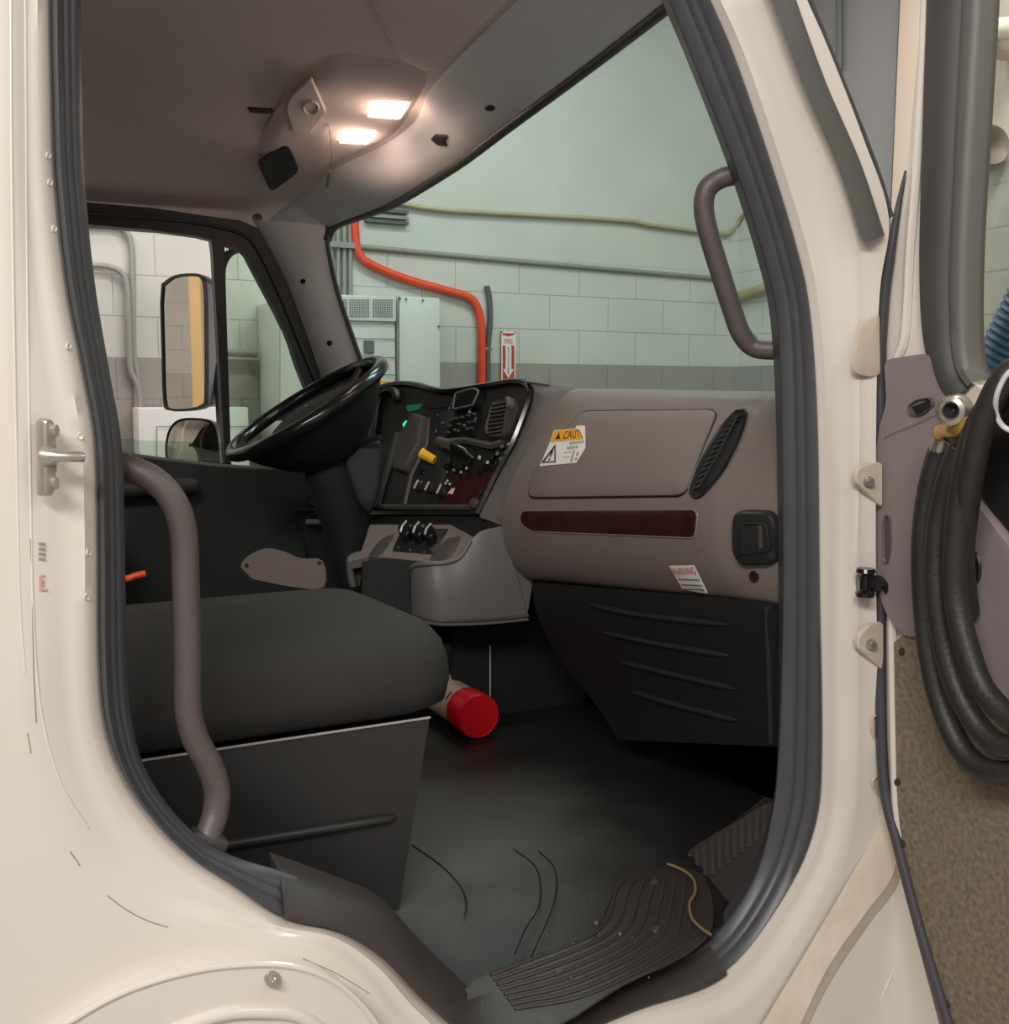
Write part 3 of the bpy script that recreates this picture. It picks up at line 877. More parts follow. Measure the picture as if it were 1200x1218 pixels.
# tread plate on the threshold
sZ = surf_plane(Vector((0, YE, ZF + 0.003)), (0, -(ZF - ZS) / YE, 1))
tr = obj('tread_plate', decal(cr2([(560, 1168), (600, 1150), (690, 1114), (722, 1090), (740, 1040), (790, 1028), (838, 1042), (848, 1100), (815, 1136), (740, 1172), (660, 1222), (580, 1240), (540, 1212), (545, 1185)], 3), sZ, ((0, -0.002), (2, 0)), 3), 'tread', cab, 'ribbed black tread mat inside the sill', smooth=40)
A = [(583, 1160), (640, 1138), (700, 1114), (724, 1092), (733, 1060), (745, 1043)]
Z = [(612, 1200), (690, 1186), (770, 1150), (812, 1122), (824, 1085), (826, 1046)]
rb = B()
for k in range(8):
    t = k / 7
    ln = [(a[0] + (c[0] - a[0]) * t, a[1] + (c[1] - a[1]) * t) for a, c in zip(A, Z)]
    groove(cr2(ln, 5), sZ, 0.0034, 0.0, b=rb)
obj('rib', rb, 'tread', tr)
for x, y in ((664, 1157), (780, 1106), (778, 1050)):
    obj('tread_screw', decal(circ(x, y, 5, 3.5, 12), sZ, ((0, 0), (1, 0.004)), 1), 'grey_dark', tr)
# grit caught on the tread
gr = B()
for k in range(46):
    if k < 26:
        t = random.random()
        x, y = 862 + 74 * t + random.uniform(-14, 14), 1110 - 92 * t + random.uniform(-10, 10)
        p = P(x, y, 'Y', 0.0) + Vector((0, 0.004, 0))
        continue
    x, y = random.uniform(600, 820), random.uniform(1050, 1180)
    gr.ball(sZ(x, y, 0.002), random.uniform(0.0006, 0.0018), 6)
for x, y in ((737, 1113), (709, 1100)): gr.ball(sZ(x, y, 0.003), 0.0035, 8)
obj('grit', gr, 'cord', cab, None, None, None, 'stuff')
# floor mat seams
sZ0 = surf_plane(Vector((0, 0, ZF + 0.001)), (0, 0, 1))
sm = B()
for ln in ([(611, 1010), (636, 1030), (643, 1055), (640, 1080), (625, 1105), (612, 1135)], [(640, 1012), (658, 1030), (662, 1055), (655, 1085), (640, 1120), (632, 1138)], [(490, 1005), (525, 1030), (548, 1055), (555, 1075), (553, 1088)]):
    groove(cr2(ln, 6), sZ0, 0.0013, 0, b=sm)
obj('mat_seam', sm, 'void', cab)
cord = obj('tan_edge_cord', B().tube(cr([sZ(793, 1032, .008), sZ(810, 1040, .01), sZ(823, 1052, .012), sZ(826, 1068, .013), sZ(819, 1082, .012), sZ(822, 1098, .01), sZ(833, 1110, .01), sZ(845, 1118, .01)], 5), 0.0026, 8), 'cord', None,
           'tan wavy cord lying between the ribbed tread and the kick plate', 'cord')

# ---------------------------------------------------------------- headliner, header trim, overhead console
Hf = [(388, 286, 1.81), (391, 276, 1.80), (400, 267, 1.77), (435, 254, 1.58), (470, 240, 1.40), (540, 197, 1.07), (600, 152, 0.80), (700, 77, 0.45), (800, -1, 0.13), (832, -26, 0.05)]
Hr = [(318, 268, 2.29), (324, 258, 2.305), (345, 242, 2.33), (372, 222, 2.345), (400, 200, 2.36), (450, 176, 2.385), (492, 146, 2.395), (520, 93, 2.405), (610, 2, 2.42), (660, -42, 2.425)]
front = [P(x, y, 'Y', v) for x, y, v in Hf]
rear = [P(x, y, 'Z', v) for x, y, v in Hr]
front = cr(front, 5); rear = cr(rear, 5)
rows = []
for a, c in zip(front, rear):
    mid = a.lerp(c, 0.5) + Vector((0, 0, -0.012))
    q1 = a.lerp(c, 0.12) + Vector((0, 0, -0.012))
    rows.append([a + Vector((0.02, 0, 0.03)), a, q1, mid, a.lerp(c, 0.85) + Vector((0, 0, -0.012)), c + Vector((0.0, 0, -0.006)), c + Vector((0, 0, 0.02))])
ht = B().grid(rows)
htrim = obj('header_trim', ht, 'headtrim', cab, 'grey moulded header over the windscreen', smooth=50)
obj('windscreen_seal', B().tube([p + Vector((0.004, 0, 0)) for p in front], 0.013, 10), 'rubber', htrim)
rows = []
tail = Vector((318, 268, 0))
extra = [rear[0] + Vector((-0.0, 0.12, -0.03))]
for k, c in enumerate([*extra, *rear, rear[-1] + Vector((0, -0.14, -0.03))]):
    r = []
    for t in (0, 0.12, 0.3, 0.55, 0.8, 1.0):
        x = c.x + (-0.6 - c.x) * t
        r.append(Vector((x, c.y, c.z + 0.07 * math.sin(min(1, t * 1.6) * math.pi / 2) * max(0.0, 1 - abs((c.y - 0.98) / 0.98) ** 3))))
    rows.append(r)
hl = B().grid(rows)
obj('headliner', hl, 'liner', cab, 'brown-grey felt headliner', smooth=60)
sH = surf_bvh(bvh_of(hl))
sHT = surf_bvh(bvh_of(ht))
oc = empty('overhead_console', sH(450, 140, 0.0), 'taupe overhead console on the headliner with a pair of lit dome lights', 'overhead console')
obj('console_shell', decal(rquad([(305, 172), (350, 92), (400, 62), (476, 72), (512, 88), (497, 118), (470, 160), (396, 196), (352, 222), (322, 228)], 14, 4), sH, ((0, 0), (6, 0.006), (16, 0.014), (26, 0.016)), 4), 'liner', oc, smooth=50)
sC = lambda x, y, off=0.0: sH(x, y, off + 0.016)
for pts in ([(437, 128), (447, 111), (488, 113), (477, 131)], [(403, 160), (414, 146), (449, 148), (438, 162)]):
    d = obj('dome_light', decal(rquad(pts, 3, 3), sC, ((0, 0), (0.5, 0.006), (1.2, 0.007)), 2), 'dome', oc, 'lit dome light lens')
pv = obj('console_pocket', decal(rquad([(305, 184), (342, 164), (357, 196), (322, 222)], 7), sC, ((0, 0), (1.0, 0.004)), 2), 'dark', oc, 'dark recessed pocket')
sp_ = obj('speaker_panel', decal(rquad([(371, 80), (389, 122), (366, 152), (350, 148), (341, 118), (346, 104)], 4), sC, ((0, 0), (1.2, 0.007)), 2), 'liner', oc, 'five sided speaker cover')
obj('speaker_ring', ring_shape(circ(371, 115, 10, 9, 20), lambda x, y, o=0: sC(x, y, o + 0.007), ((0, 0), (1, 0.004), (2, 0))), 'liner', sp_)
obj('slot', decal(rquad([(294, 127), (325, 129), (324, 135), (297, 133)], 2), sH, ((0, 0), (0.6, 0.003)), 1), 'dark', oc)
pc = B().tube([sC(393, 140, 0.004), sC(395, 150, 0.02), sC(396, 165, 0.03), sC(393, 180, 0.05)], 0.0018, 6)
obj('pull_cord', pc, 'metal', oc)
obj('cord_toggle', B().tube([sC(393, 178, 0.045), sC(390, 189, 0.06)], 0.005, 8), 'taupe', oc)
vs = empty('sun_visor', sH(520, 40, 0.0), 'folded taupe sun visor against the headliner above the passenger side', 'sun visor')
obj('visor_panel', decal(rquad([(437, -10), (447, 14), (462, 42), (478, 68), (508, 82), (520, 80), (604, -4), (600, -30), (440, -30)], 8), sH, ((0, 0), (2, 0.008), (6, 0.012)), 4), 'liner', vs, smooth=50)
clip = obj('visor_clip', decal([(513, 164), (518, 159), (532, 160), (529, 168), (533, 173), (522, 172)], sHT, ((0, 0), (1, 0.006)), 1), 'dark', htrim, 'small dark clip')
obj('trim_plug', decal(circ(583, 128, 7, 4, 14), sHT, ((0, 0), (1, 0.003)), 1), 'dark', htrim)
obj('trim_plug', decal(circ(306, 259, 6, 5, 12), sH, ((0, 0), (1, 0.003)), 1), 'dark', cab)

# ---------------------------------------------------------------- far windscreen pillar
Lp = [(306, 262), (321, 288), (343, 330), (362, 380), (383, 440), (400, 500), (412, 560)]
Rp = [(388, 268), (387.5, 286), (390, 305), (399, 345), (412, 385), (427, 428), (446, 480)]
lc = cr([P(*q, 'Y', 1.925) for q in Lp], 4)
rc = cr([P(*q, 'Y', 1.81) for q in Rp], 4)
rows = []
for a, c in zip(lc, rc):
    rows.append([a + Vector((-.008, .02, 0)), a, a.lerp(c, 0.3) + Vector((-0.012, -0.012, 0)), a.lerp(c, 0.7) + Vector((-0.010, -0.012, 0)), c, c + Vector((0.02, 0.02, 0))])
pil = B().grid(rows)
pillar = obj('far_pillar_trim', pil, 'trim_pillar', cab, 'grey plastic trim on the far windscreen pillar', smooth=60)
sP = surf_bvh(bvh_of(pil))
for x, y in ((360.5, 334.5), (392, 408)):
    obj('screw_hole', decal(circ(x, y, 3.2, 3.2, 12), sP, ((0, 0.001), (1, 0.001)), 1), 'void', pillar)
obj('windscreen_edge', B().tube([p + Vector((0.006, 0, 0)) for p in cr([P(*q, 'Y', 1.80) for q in Rp], 4)], 0.007, 8), 'rubber', pillar)
# windscreen
gl = []
L0 = [P(*q, 'Y', 1.83) for q in Rp]
zt, zb = 2.40, 1.66
rows = []
for j in range(13):
    y = 0.03 + (1.90 - 0.03) * j / 12
    def quad(p0, p1, p2):
        a0, a1, a2 = 0.03, 0.98, 1.83
        return p0 * (y - a1) * (y - a2) / ((a0 - a1) * (a0 - a2)) + p1 * (y - a0) * (y - a2) / ((a1 - a0) * (a1 - a2)) + p2 * (y - a0) * (y - a1) / ((a2 - a0) * (a2 - a1))
    xt = quad(0.975, 1.035, 0.885)
    xb = quad(1.25, 1.37, 1.075)
    rows.append([Vector((xb + (xt - xb) * t - 0.0, y, zb + (zt - zb) * t)) + Vector((0.02 * math.sin(math.pi * t), 0, 0)) for t in [k / 8 for k in range(9)]])
obj('windscreen', B().grid(rows), 'glass', cab, 'green tinted windscreen', smooth=80)

# ---------------------------------------------------------------- driver door (closed, far side)
YD = 1.94
dd = empty('driver_door', P(240, 600, 'Y', YD), 'closed black driver door across the cab with a half lowered window', 'door')
win = [(60, 262), (104, 267), (180, 273.5), (235, 281), (251, 285), (253, 300), (268, 552), (200, 546), (60, 534)]
vent = cr2([(267, 291), (280, 294), (292, 303), (300, 318), (340, 395), (356, 441), (404, 560)], 3) + [(340, 558), (275, 553)]
outl = [(40, 232), (106, 241), (180, 247), (240, 256), (285, 262), (318, 276), (345, 300), (378, 372), (406, 445), (450, 575), (378, 640), (375, 700), (40, 700)]
dp = B().plate(PY(outl, YD), [PY(win, YD), PY(vent, YD)], (0, 0.045, 0))
obj('door_frame', dp, 'black', dd, smooth=30)
obj('frame_bead', B().tube(cr(PY([(60, 252), (106, 254), (180, 259), (240, 266), (285, 277), (306, 296), (335, 355), (372, 445), (392, 490)], YD - 0.006), 5), 0.005, 8), 'rubber', dd)
ip = B().plate(PY([(60, 536), (150, 542), (270, 555), (366, 562), (372, 580), (360, 630), (372, 700), (60, 820)], YD - 0.05), [], (0, 0.045, 0))
obj('door_panel', ip, 'dark', dd)
obj('belt_seal', B().tube(cr(PY([(60, 531), (150, 541), (200, 547.5), (268, 555), (330, 558), (366, 560)], YD - 0.045), 4), 0.007, 8), 'gasket', dd)
obj('armrest', B().box(P(180, 580, 'Y', YD - 0.09), (0.26, 0.09, 0.05), None, 0.02), 'dark', dd)
obj('window_glass', B().plate(PY([(60, 520), (266, 527), (270, 560), (60, 560)], YD + 0.03), [], (0, 0.004, 0)), 'glass_side', dd, 'lowered green tinted pane', smooth=0)
obj('quarter_glass', B().plate(PY([(262, 285), (300, 290), (420, 575), (270, 560)], YD + 0.03), [], (0, 0.004, 0)), 'glass_side', dd, 'green tinted quarter window pane', smooth=0)

# mirrors outside the driver door
YM = 2.24
mn = Vector((-0.80, -0.60, 0.0))
mr = empty('side_mirror', P(225, 560, 'Y', YM), 'tall driver side mirror in a grey shell, seen through the driver window', 'mirror')
mo = cr2([(195, 338), (210, 328), (232, 325.5), (243, 329), (247, 345), (248, 400), (248, 470), (244, 484), (225, 489), (204, 488), (197, 478), (195, 420), (193.5, 360)], 3)
sM = surf_plane(P(222, 410, 'Y', YM), mn)
b = B()
rowsM = [[sM(x, y, 0.0) for x, y in mo], [sM(x, y, 0.012) for x, y in mo]]
cxm, cym = 221, 407
rowsM.append([sM(cxm + (x - cxm) * 0.93, cym + (y - cym) * 0.965, 0.012) for x, y in mo])
rowsM.append([sM(cxm + (x - cxm) * 0.91, cym + (y - cym) * 0.955, 0.004) for x, y in mo])
b.grid(rowsM, cu=True)
obj('mirror_rim', b, 'rubber', mr)
back = [[sM(x, y, 0.004) for x, y in mo]]
for k, (s_, d_) in enumerate(((1.0, -0.02), (0.95, -0.06), (0.75, -0.09), (0.3, -0.10))):
    back.append([sM(cxm + (x - cxm) * s_, cym + (y - cym) * s_, d_) for x, y in mo])
obj('mirror_shell', B().grid(back, cu=True), 'greyshell', mr, smooth=70)
pxb = B()
pxpoly([(cxm + (x - cxm) * 0.92, cym + (y - cym) * 0.96) for x, y in mo], sM, 0.006, pxb)
obj('mirror_glass', pxb, 'mirror', mr, smooth=0)
obj('mirror_arm', B().tube(cr([sM(246, 335, -0.06), sM(256, 312, -0.03), P(275, 298, 'Y', 2.12), P(300, 292, 'Y', 2.02), P(320, 300, 'Y', 1.99)], 5), 0.017, 10), 'rubber', mr)
obj('mirror_bracket', B().tube(cr([sM(250, 470, -0.06), P(258, 430, 'Y', 2.2), P(261, 500, 'Y', 2.15), P(266, 556, 'Y', 2.02)], 5), 0.010, 10), 'rubber', mr)
m2 = empty('convex_mirror', P(232, 556, 'Y', YM), 'small rounded convex mirror under the tall driver side mirror', 'mirror')
mo2 = cr2([(200, 548), (199, 530), (204, 510), (216, 499), (236, 497.5), (253, 501), (260, 514), (265, 540), (266, 560), (232, 566), (203, 562)], 3)
cx2, cy2 = 232, 530
sM2 = surf_plane(P(232, 530, 'Y', YM - 0.02), Vector((-0.72, -0.69, 0.1)))
obj('mirror_shell', B().grid([[sM2(x, y, 0.012) for x, y in mo2], [sM2(x, y, -0.01) for x, y in mo2], [sM2(cx2 + (x - cx2) * .9, cy2 + (y - cy2) * .9, -0.05) for x, y in mo2], [sM2(cx2 + (x - cx2) * .3, cy2 + (y - cy2) * .3, -0.07) for x, y in mo2]], cu=True), 'rubber', m2, smooth=70)
gb = B()
rg = [[sM2(cx2 + (x - cx2) * s_, cy2 + (y - cy2) * s_, 0.008 + 0.018 * (1 - s_ * s_)) for x, y in mo2] for s_ in (0.92, 0.8, 0.6, 0.4, 0.2, 0.05)]
gb.grid(rg, cu=True)
obj('mirror_glass', gb, 'mirror_dull', m2, smooth=80)

# ---------------------------------------------------------------- dashboard
dash = empty('dashboard', (1.2, 1.0, 1.3), 'taupe and black moulded truck dashboard with glove box, burl strip and centre stack', 'dashboard')
YL_, YR_ = 0.93, 0.20
Ld = [(690, 462), (676, 466), (662, 480), (640, 515), (618, 553), (602, 590), (597, 622), (602, 650), (614, 675), (632, 690), (660, 694)]
Rd = [(935, 466), (915, 472), (906, 482), (893, 505), (872, 545), (854, 580), (848, 615), (850, 650), (860, 685), (880, 714), (905, 716)]
lc = cr([P(*q, 'Y', YL_) for q in Ld], 5)
rc = cr([P(*q, 'Y', YR_) for q in Rd], 5)
rows = [[a.lerp(c, t) for t in [k / 14 for k in range(15)]] for a, c in zip(lc, rc)]
# right side turns forward to the door
Er = [(940, 462), (934, 469), (932, 480), (932, 505), (932, 545), (932, 580), (932, 615), (932, 650), (932, 685), (932, 716), (932, 717)]
ec = cr([P(*q, 'Y', 0.075) for q in Er], 5)
for r, e in zip(rows, ec):
    c = r[-1]
    r.append(c.lerp(e, 0.06) + Vector((0.0, 0, 0)))
    r.append(c.lerp(e, 0.5)); r.append(e)
fas = B().grid(rows)
obj('passenger_fascia', fas, 'taupe', dash, smooth=60)
sD = surf_bvh(bvh_of(fas))
# dash top running forward to the windscreen
top = []
for k in range(18):
    p = rows[0][k]
    top.append([rows[0][k], Vector((p.x + 0.05, p.y, p.z + 0.000)), Vector((1.46, p.y, p.z - 0.03))])
obj('dash_top', B().grid(top), 'grey', dash, smooth=60)
db = B().box((1.33, 1.45, 1.70), (0.22, 0.88, 0.03), None, 0.012)
obj('dash_top', db, 'black', dash)
# glove box door
gout = rquad([(666, 489), (702, 488), (853, 487.5), (856, 492), (822, 580), (800, 590), (638, 593), (627, 590), (632, 572)], 9, 5)
gout = rquad([(692, 489), (855, 487.5), (815, 590), (627, 593), (634, 560)], 12, 6)
gbx = obj('glove_box_door', decal(gout, sD, ((0, -0.003), (1.2, 0.004), (3.2, 0.0055)), 4), 'taupe', dash, smooth=35)
obj('door_gap', groove(gout, sD, 0.0028, -0.0004, True), 'black', dash)
# burl strip
wout = rquad([(620, 607.5), (826, 606), (830, 612), (827, 640), (632, 632), (618, 622)], 7)
obj('burl_strip', decal(wout, sD, ((0, -0.001), (1.0, 0.002)), 3), 'wood', dash, 'dark red burl trim strip', smooth=35)
obj('strip_rim', groove(wout, sD, 0.0022, 0.0005, True), 'taupe', dash)
# slanted side vent
vout = cr2([(887, 489), (888, 498), (877, 530), (858, 565), (836, 589), (825, 590), (824, 580), (838, 545), (860, 508), (877, 490)], 3)
v = obj('side_vent', decal(vout, sD, ((0, 0.001), (1.5, 0.005), (2.6, 0.003)), 3), 'void', dash, 'slanted black louvred air vent', smooth=35)
vb = B()
for k in range(13):
    t = k / 12
    cx_, cy_ = 880 - 47 * t - 3 * math.sin(t * math.pi), 499 + 82 * t
    groove([(cx_ - 8 + 2 * t, cy_ + 2), (cx_ + 5 - 2 * t, cy_ - 3)], sD, 0.0022, 0.004, b=vb)
obj('vent_slat', vb, 'black_gloss', v)
obj('vent_rim', groove(vout, sD, 0.0032, 0.003, True), 'black_gloss', v)
obj('vent_divider', groove([(880, 497), (858, 540), (834, 582)], sD, 0.002, 0.007), 'black', v)
# grab pocket on the dash end
pout = rquad([(876, 609), (888, 606), (922, 607), (930, 625), (930, 664), (920, 672), (884, 672), (873, 655), (873, 622)], 10)
pk = obj('grab_pocket', decal(pout, sD, ((0, 0), (1.5, 0.012), (4, 0.016)), 3), 'black', dash, 'rounded black grab pocket', smooth=40)
hb_ = obj('pocket_recess', decal(rquad([(889, 622), (917, 622), (920, 650), (890, 654)], 5), lambda x, y, o=0: sD(x, y, o + 0.017), ((0, 0), (1, -0.004)), 2), 'void', pk)
obj('pocket_lip', groove(rquad([(887, 621), (917, 621), (921, 652), (888, 656)], 6), sD, 0.004, 0.016, True), 'black', pk)
obj('pocket_edge', groove([(909, 623), (910, 650)], sD, 0.004, 0.015), 'grey_dark', pk)
obj('round_plug', decal(circ(897, 686, 6.5, 7.5, 18), sD, ((0, 0.0), (1, 0.002), (2, 0.0005)), 2), 'black', dash)
# stickers
sl = lambda x, y, o=0.0: sD(x, y, o + 0.0062)
cl = obj('caution_label', decal(rquad([(644, 556), (656, 528), (661, 513.5), (687, 511.2), (688, 508), (698, 508), (699, 534), (688, 552), (665, 554)], .6, 2), sl, ((0, 0.0),), 4), 'white', dash, 'torn orange and white caution sticker on the glove box', smooth=0)
obj('label_band', pxpoly([(657, 527.5), (662, 514.5), (690, 511.5), (697, 524), (680, 525.5)], sl, 0.001), 'orange', cl, smooth=0)
lt = B()
text_on('CAUTI', [(671, 524.3), (696, 522.6), (692, 513.2), (675.5, 515.2)], sl, 0.0018, lt)
pxpoly([(663, 524.6), (669.3, 524), (667.6, 516)], sl, 0.0018, lt)
obj('lettering', lt, 'ink', cl, smooth=0)
lt = B()
for q in ([(646.5, 552.4), (663.5, 551.4), (663.3, 550.2), (648.5, 551)], [(646.5, 552.4), (663.5, 530.5), (663, 533.6), (649.3, 551.4)], [(663.5, 530.5), (663.9, 551.4), (662.3, 551.4), (662.4, 532)],
          [(657.8, 545.5), (661, 537), (659.6, 536.5), (656.6, 545)], [(655, 549.3), (657, 549.1), (657.3, 547.2), (655.4, 547.4)]): pxpoly(q, sl, 0.0018, lt)
obj('warning_triangle', lt, 'ink', cl, smooth=0)
lt = B()
for k in range(6): pxpoly([(680 + 3 * k, 530.4 - .33 * k), (682.2 + 3 * k, 530.1 - .33 * k), (682.6 + 3 * k, 527.6 - .3 * k), (680.4 + 3 * k, 527.9 - .3 * k)], sl, 0.0018, lt)
for k in range(4): pxpoly([(677 + 3.4 * k, 536.2 - .4 * k), (679.4 + 3.4 * k, 535.9 - .4 * k), (680 + 3.4 * k, 533 - .4 * k), (677.6 + 3.4 * k, 533.3 - .4 * k)], sl, 0.0018, lt)
for q in ([(673, 541), (683, 540), (683.2, 539.4), (673.3, 540.4)], [(672, 546), (681, 545.4), (681.2, 544.8), (672.3, 545.4)], [(681, 551), (685, 537), (686.6, 537), (683, 551)],
          [(689, 540), (691.5, 539.5), (690, 544), (688, 544)], [(686, 549), (690, 548.5), (689, 546.5), (687, 546.5)]): pxpoly(q, sl, 0.0018, lt)
obj('small_print', lt, 'inkgrey', cl, smooth=0)
s0 = lambda x, y, o=0.0: sD(x, y, o + 0.0012)
wl = obj('warning_label', decal(rquad([(796.5, 672), (827, 671), (843.5, 705), (813, 700)], 1, 6), s0, ((0, 0.0018),), 5), 'white', dash, 'white warning sticker with red heading under the burl strip', smooth=0)
obj('lettering', text_on('WARNING', [(803, 682.5), (830, 681.5), (826, 673.5), (799.5, 674.5)], s0, 0.003), 'redink', wl, smooth=0)
lt = B()
for y in (687.5, 694, 699):
    k = (y - 672) / 32
    x0 = 799.5 + 17 * k; x1 = 826 + 15.5 * k
    n_ = 9
    for i in range(n_):
        a = x0 + (x1 - x0) * (i + 0.12) / n_; c = x0 + (x1 - x0) * (i + 0.85) / n_
        pxpoly([(a, y - 0.6 + i * .1), (c, y - 0.6 + i * .1), (c + .6, y + 0.9 + i * .1), (a + .6, y + 0.9 + i * .1)], s0, 0.003, lt)
obj('small_print', lt, 'ink', wl, smooth=0)

# side bezel between the centre stack and the passenger fascia
Lb = [(618, 452), (630, 458), (634, 470), (627, 497), (612, 530), (596, 560), (582, 588), (571, 612), (572, 616)]
Rb = [(690, 463), (676, 467), (663, 481), (640, 516), (619, 552), (604, 588), (597, 618), (600, 624), (600, 626)]
lb_ = cr([P(*q, 'Y', 1.00) for q in Lb], 5)
rb_ = cr([P(*q, 'Y', 0.935) for q in Rb], 5)
rows = [[a + Vector((0.05, 0.03, 0)), a, a.lerp(c, 0.08) + Vector((-.004, -.004, 0)), a.lerp(c, 0.5), c] for a, c in zip(lb_, rb_)]
obj('stack_bezel', B().grid(rows), 'grey', dash, smooth=50)
# centre stack face
P1, P2, P3 = P(632, 462, 'Y', 1.01), P(570, 612, 'Y', 1.01), P(440, 604, 'Y', 1.46)
sS = plane3(P1, P2, P3)
face = cr2([(442, 470), (455, 462), (475, 457.5), (495, 458.5), (512, 463), (530, 466.5), (555, 464), (585, 459), (612, 455), (628, 457.5)], 3) + [(633, 468), (612, 528), (592, 566), (571, 612), (440, 612)]
fb = B().plate([sS(x, y, 0) for x, y in face], [], (0.02, 0.0, 0))
obj('stack_face', fb, 'black', dash, smooth=30)
obj('hood_lip', groove(cr2([(436, 478), (446, 468), (457, 461), (475, 457.5), (495, 458.5), (512, 463), (530, 466.5), (555, 464), (585, 459), (612, 455), (626, 457), (632, 464), (630, 478), (612, 526), (592, 565), (570, 612)], 5), sS, 0.009, 0.006), 'black_gloss', dash)
obj('cluster_back', B().plate([sS(x, y, -0.012) for x, y in [(392, 650), (398, 532), (424, 488), (446, 468), (470, 466), (470, 650)]], [], (0.02, 0, 0)), 'void', dash)
obj('stack_skirt', B().plate([sS(x, y, -0.012) for x, y in [(392, 600), (590, 600), (580, 640), (392, 640)]], [], (0.02, 0, 0)), 'void', dash)
obj('gauge_face_glow', decal(rquad([(424, 488), (438, 478), (440, 505), (432, 517), (423, 505)], 4), sS, ((0, 0.0), (1, 0.002)), 1), 'gaugedim', dash, 'dim green gauge glow beside the wheel')
# gauge cowl
obj('gauge_cowl', decal(cr2([(448, 500), (452, 480), (462, 468), (480, 465), (520, 478), (540, 490), (536, 540), (520, 585), (480, 604), (446, 600)], 3), sS, ((0, 0), (2, 0.004)), 3), 'dark', dash)
obj('cowl_arch', groove(cr2([(446, 525), (449, 505), (451, 488), (456, 474), (464, 467), (471, 467), (475, 471), (476, 476)], 5), sS, 0.013, 0.012).ball(sS(476, 476, .012), .013), 'black', dash)
obj('gauge_glow', decal(rquad([(484, 483), (505, 481), (500, 488), (486, 491)], 3), sS, ((0, 0.005), (1, 0.006)), 1), 'gaugedim', dash, 'dim green gauge glow')
obj('gauge_light', decal(rquad([(480.5, 506), (484, 502), (487.5, 500.5), (487, 504), (482, 509.5)], 1.2), sS, ((0, 0.006), (0.6, 0.008)), 1), 'gauge', dash, 'bright green gauge light')
obj('red_telltale', decal([(489, 505), (494, 501), (495, 503), (490, 507)], sS, ((0, 0.006), (0.6, 0.007)), 1), mat('red_telltale', (120, 20, 24), 0.4, emit=(180, 20, 20), es=0.3), dash)
# divider wing left of the stack
obj('divider_wing', decal(rquad([(500, 494), (512, 498), (509, 530), (489, 566), (474, 562), (479, 530)], 4), sS, ((0, 0), (1.2, 0.028), (3, 0.032)), 2), 'grey_dark', dash, smooth=40)
obj('lower_bezel', groove([(440, 603), (490, 604), (560, 604)], sS, 0.008, 0.004), 'grey_dark', dash)
obj('burl_panel', decal([(548, 562), (592, 562), (564, 601), (526, 601)], sS, ((0, 0.004), (1, 0.007)), 2), 'wood', dash, 'dark red burl panel round the switches')
# radio / vents
def rim_box(name, c, m, prof, rad=4, label=None):
    return obj(name, decal(rquad(c, rad), sS, prof, 2), m, dash, label, smooth=35)
gv = rim_box('stack_vent', [(588, 478), (606, 474), (615, 476), (617, 486), (606, 516), (598, 522), (582, 522), (578, 512)], 'grey_dark', ((0, 0), (1.2, 0.010), (3.5, 0.006)), 5, 'black louvred vent in the centre stack')
vb = B()
for k in range(8):
    t = k / 7
    groove([(588 - 6 * t, 484 + 34 * t), (604 - 5 * t, 481 + 34 * t)], sS, 0.003, 0.009, b=vb)
obj('vent_slat', vb, 'black_gloss', gv)
v2 = rim_box('upper_gauge_pod', [(548, 470), (572, 464), (580, 468), (574, 488), (548, 494), (540, 490)], 'black_gloss', ((0, 0), (1.2, 0.022), (3.5, 0.024)), 4, 'glossy black display pod')
obj('pod_rim', groove(rquad([(549, 472), (571, 466), (577, 470), (570, 486), (546, 491)], 3), sS, 0.003, 0.024, True), 'grey', v2)
rd = rim_box('radio', [(540, 494), (572, 488), (575, 494), (566, 520), (530, 524), (532, 510)], 'black_gloss', ((0, 0), (1.0, 0.008), (2.0, 0.009)), 3, 'black radio unit')
rb = B()
for (x, y) in ((540, 501), (546, 499), (553, 498), (560, 496), (567, 494), (538, 508), (549, 506), (561, 504), (567, 503), (536, 516), (548, 514), (559, 512), (564, 511)):
    decal(rquad([(x - 2.2, y - 1.4), (x + 2.2, y - 1.8), (x + 1.6, y + 1.6), (x - 2.6, y + 1.8)], 1), sS, ((0, 0.009), (0.5, 0.013)), 1, rb)
obj('radio_button', rb, 'grey_dark', rd)
obj('stack_shelf', groove([(530, 527), (556, 525), (588, 532), (600, 528)], sS, 0.010, 0.006), 'grey_dark', dash)
# lever with handle, yellow parking knob
lv = B().tube([sS(532, 530, 0.03), sS(552, 538, 0.045)], [0.013, 0.014], 12)
lvo = obj('lever_handle', lv, 'grey_dark', dash, 'black lever across the stack')
obj('lever_tip', B().tube([sS(554, 539, 0.045), sS(566, 544, 0.045), sS(572, 552, 0.03)], [0.012, 0.009, 0.006], 12), 'black_gloss', lvo)
yk = obj('parking_knob', B().lathe(sS(520, 549, 0.02), sS(506, 541, 0.06) - sS(520, 549, 0.02), [(0.001, -0.01), (0.012, -0.01), (0.014, 0.028), (0.016, 0.034)], 18), 'yellow', dash, 'yellow parking brake knob')
kd = sS(506, 541, 0.06) - sS(520, 549, 0.02)
sK = surf_plane(sS(506, 541, 0.06), kd)
obj('knob_plate', decal(rquad([(503, 553), (499, 551), (508, 533), (511.5, 527), (513, 536)], 1.5), sK, ((0, -0.006), (0.6, 0.0)), 1), 'yellow', yk)
sw = B()
random.seed(3)
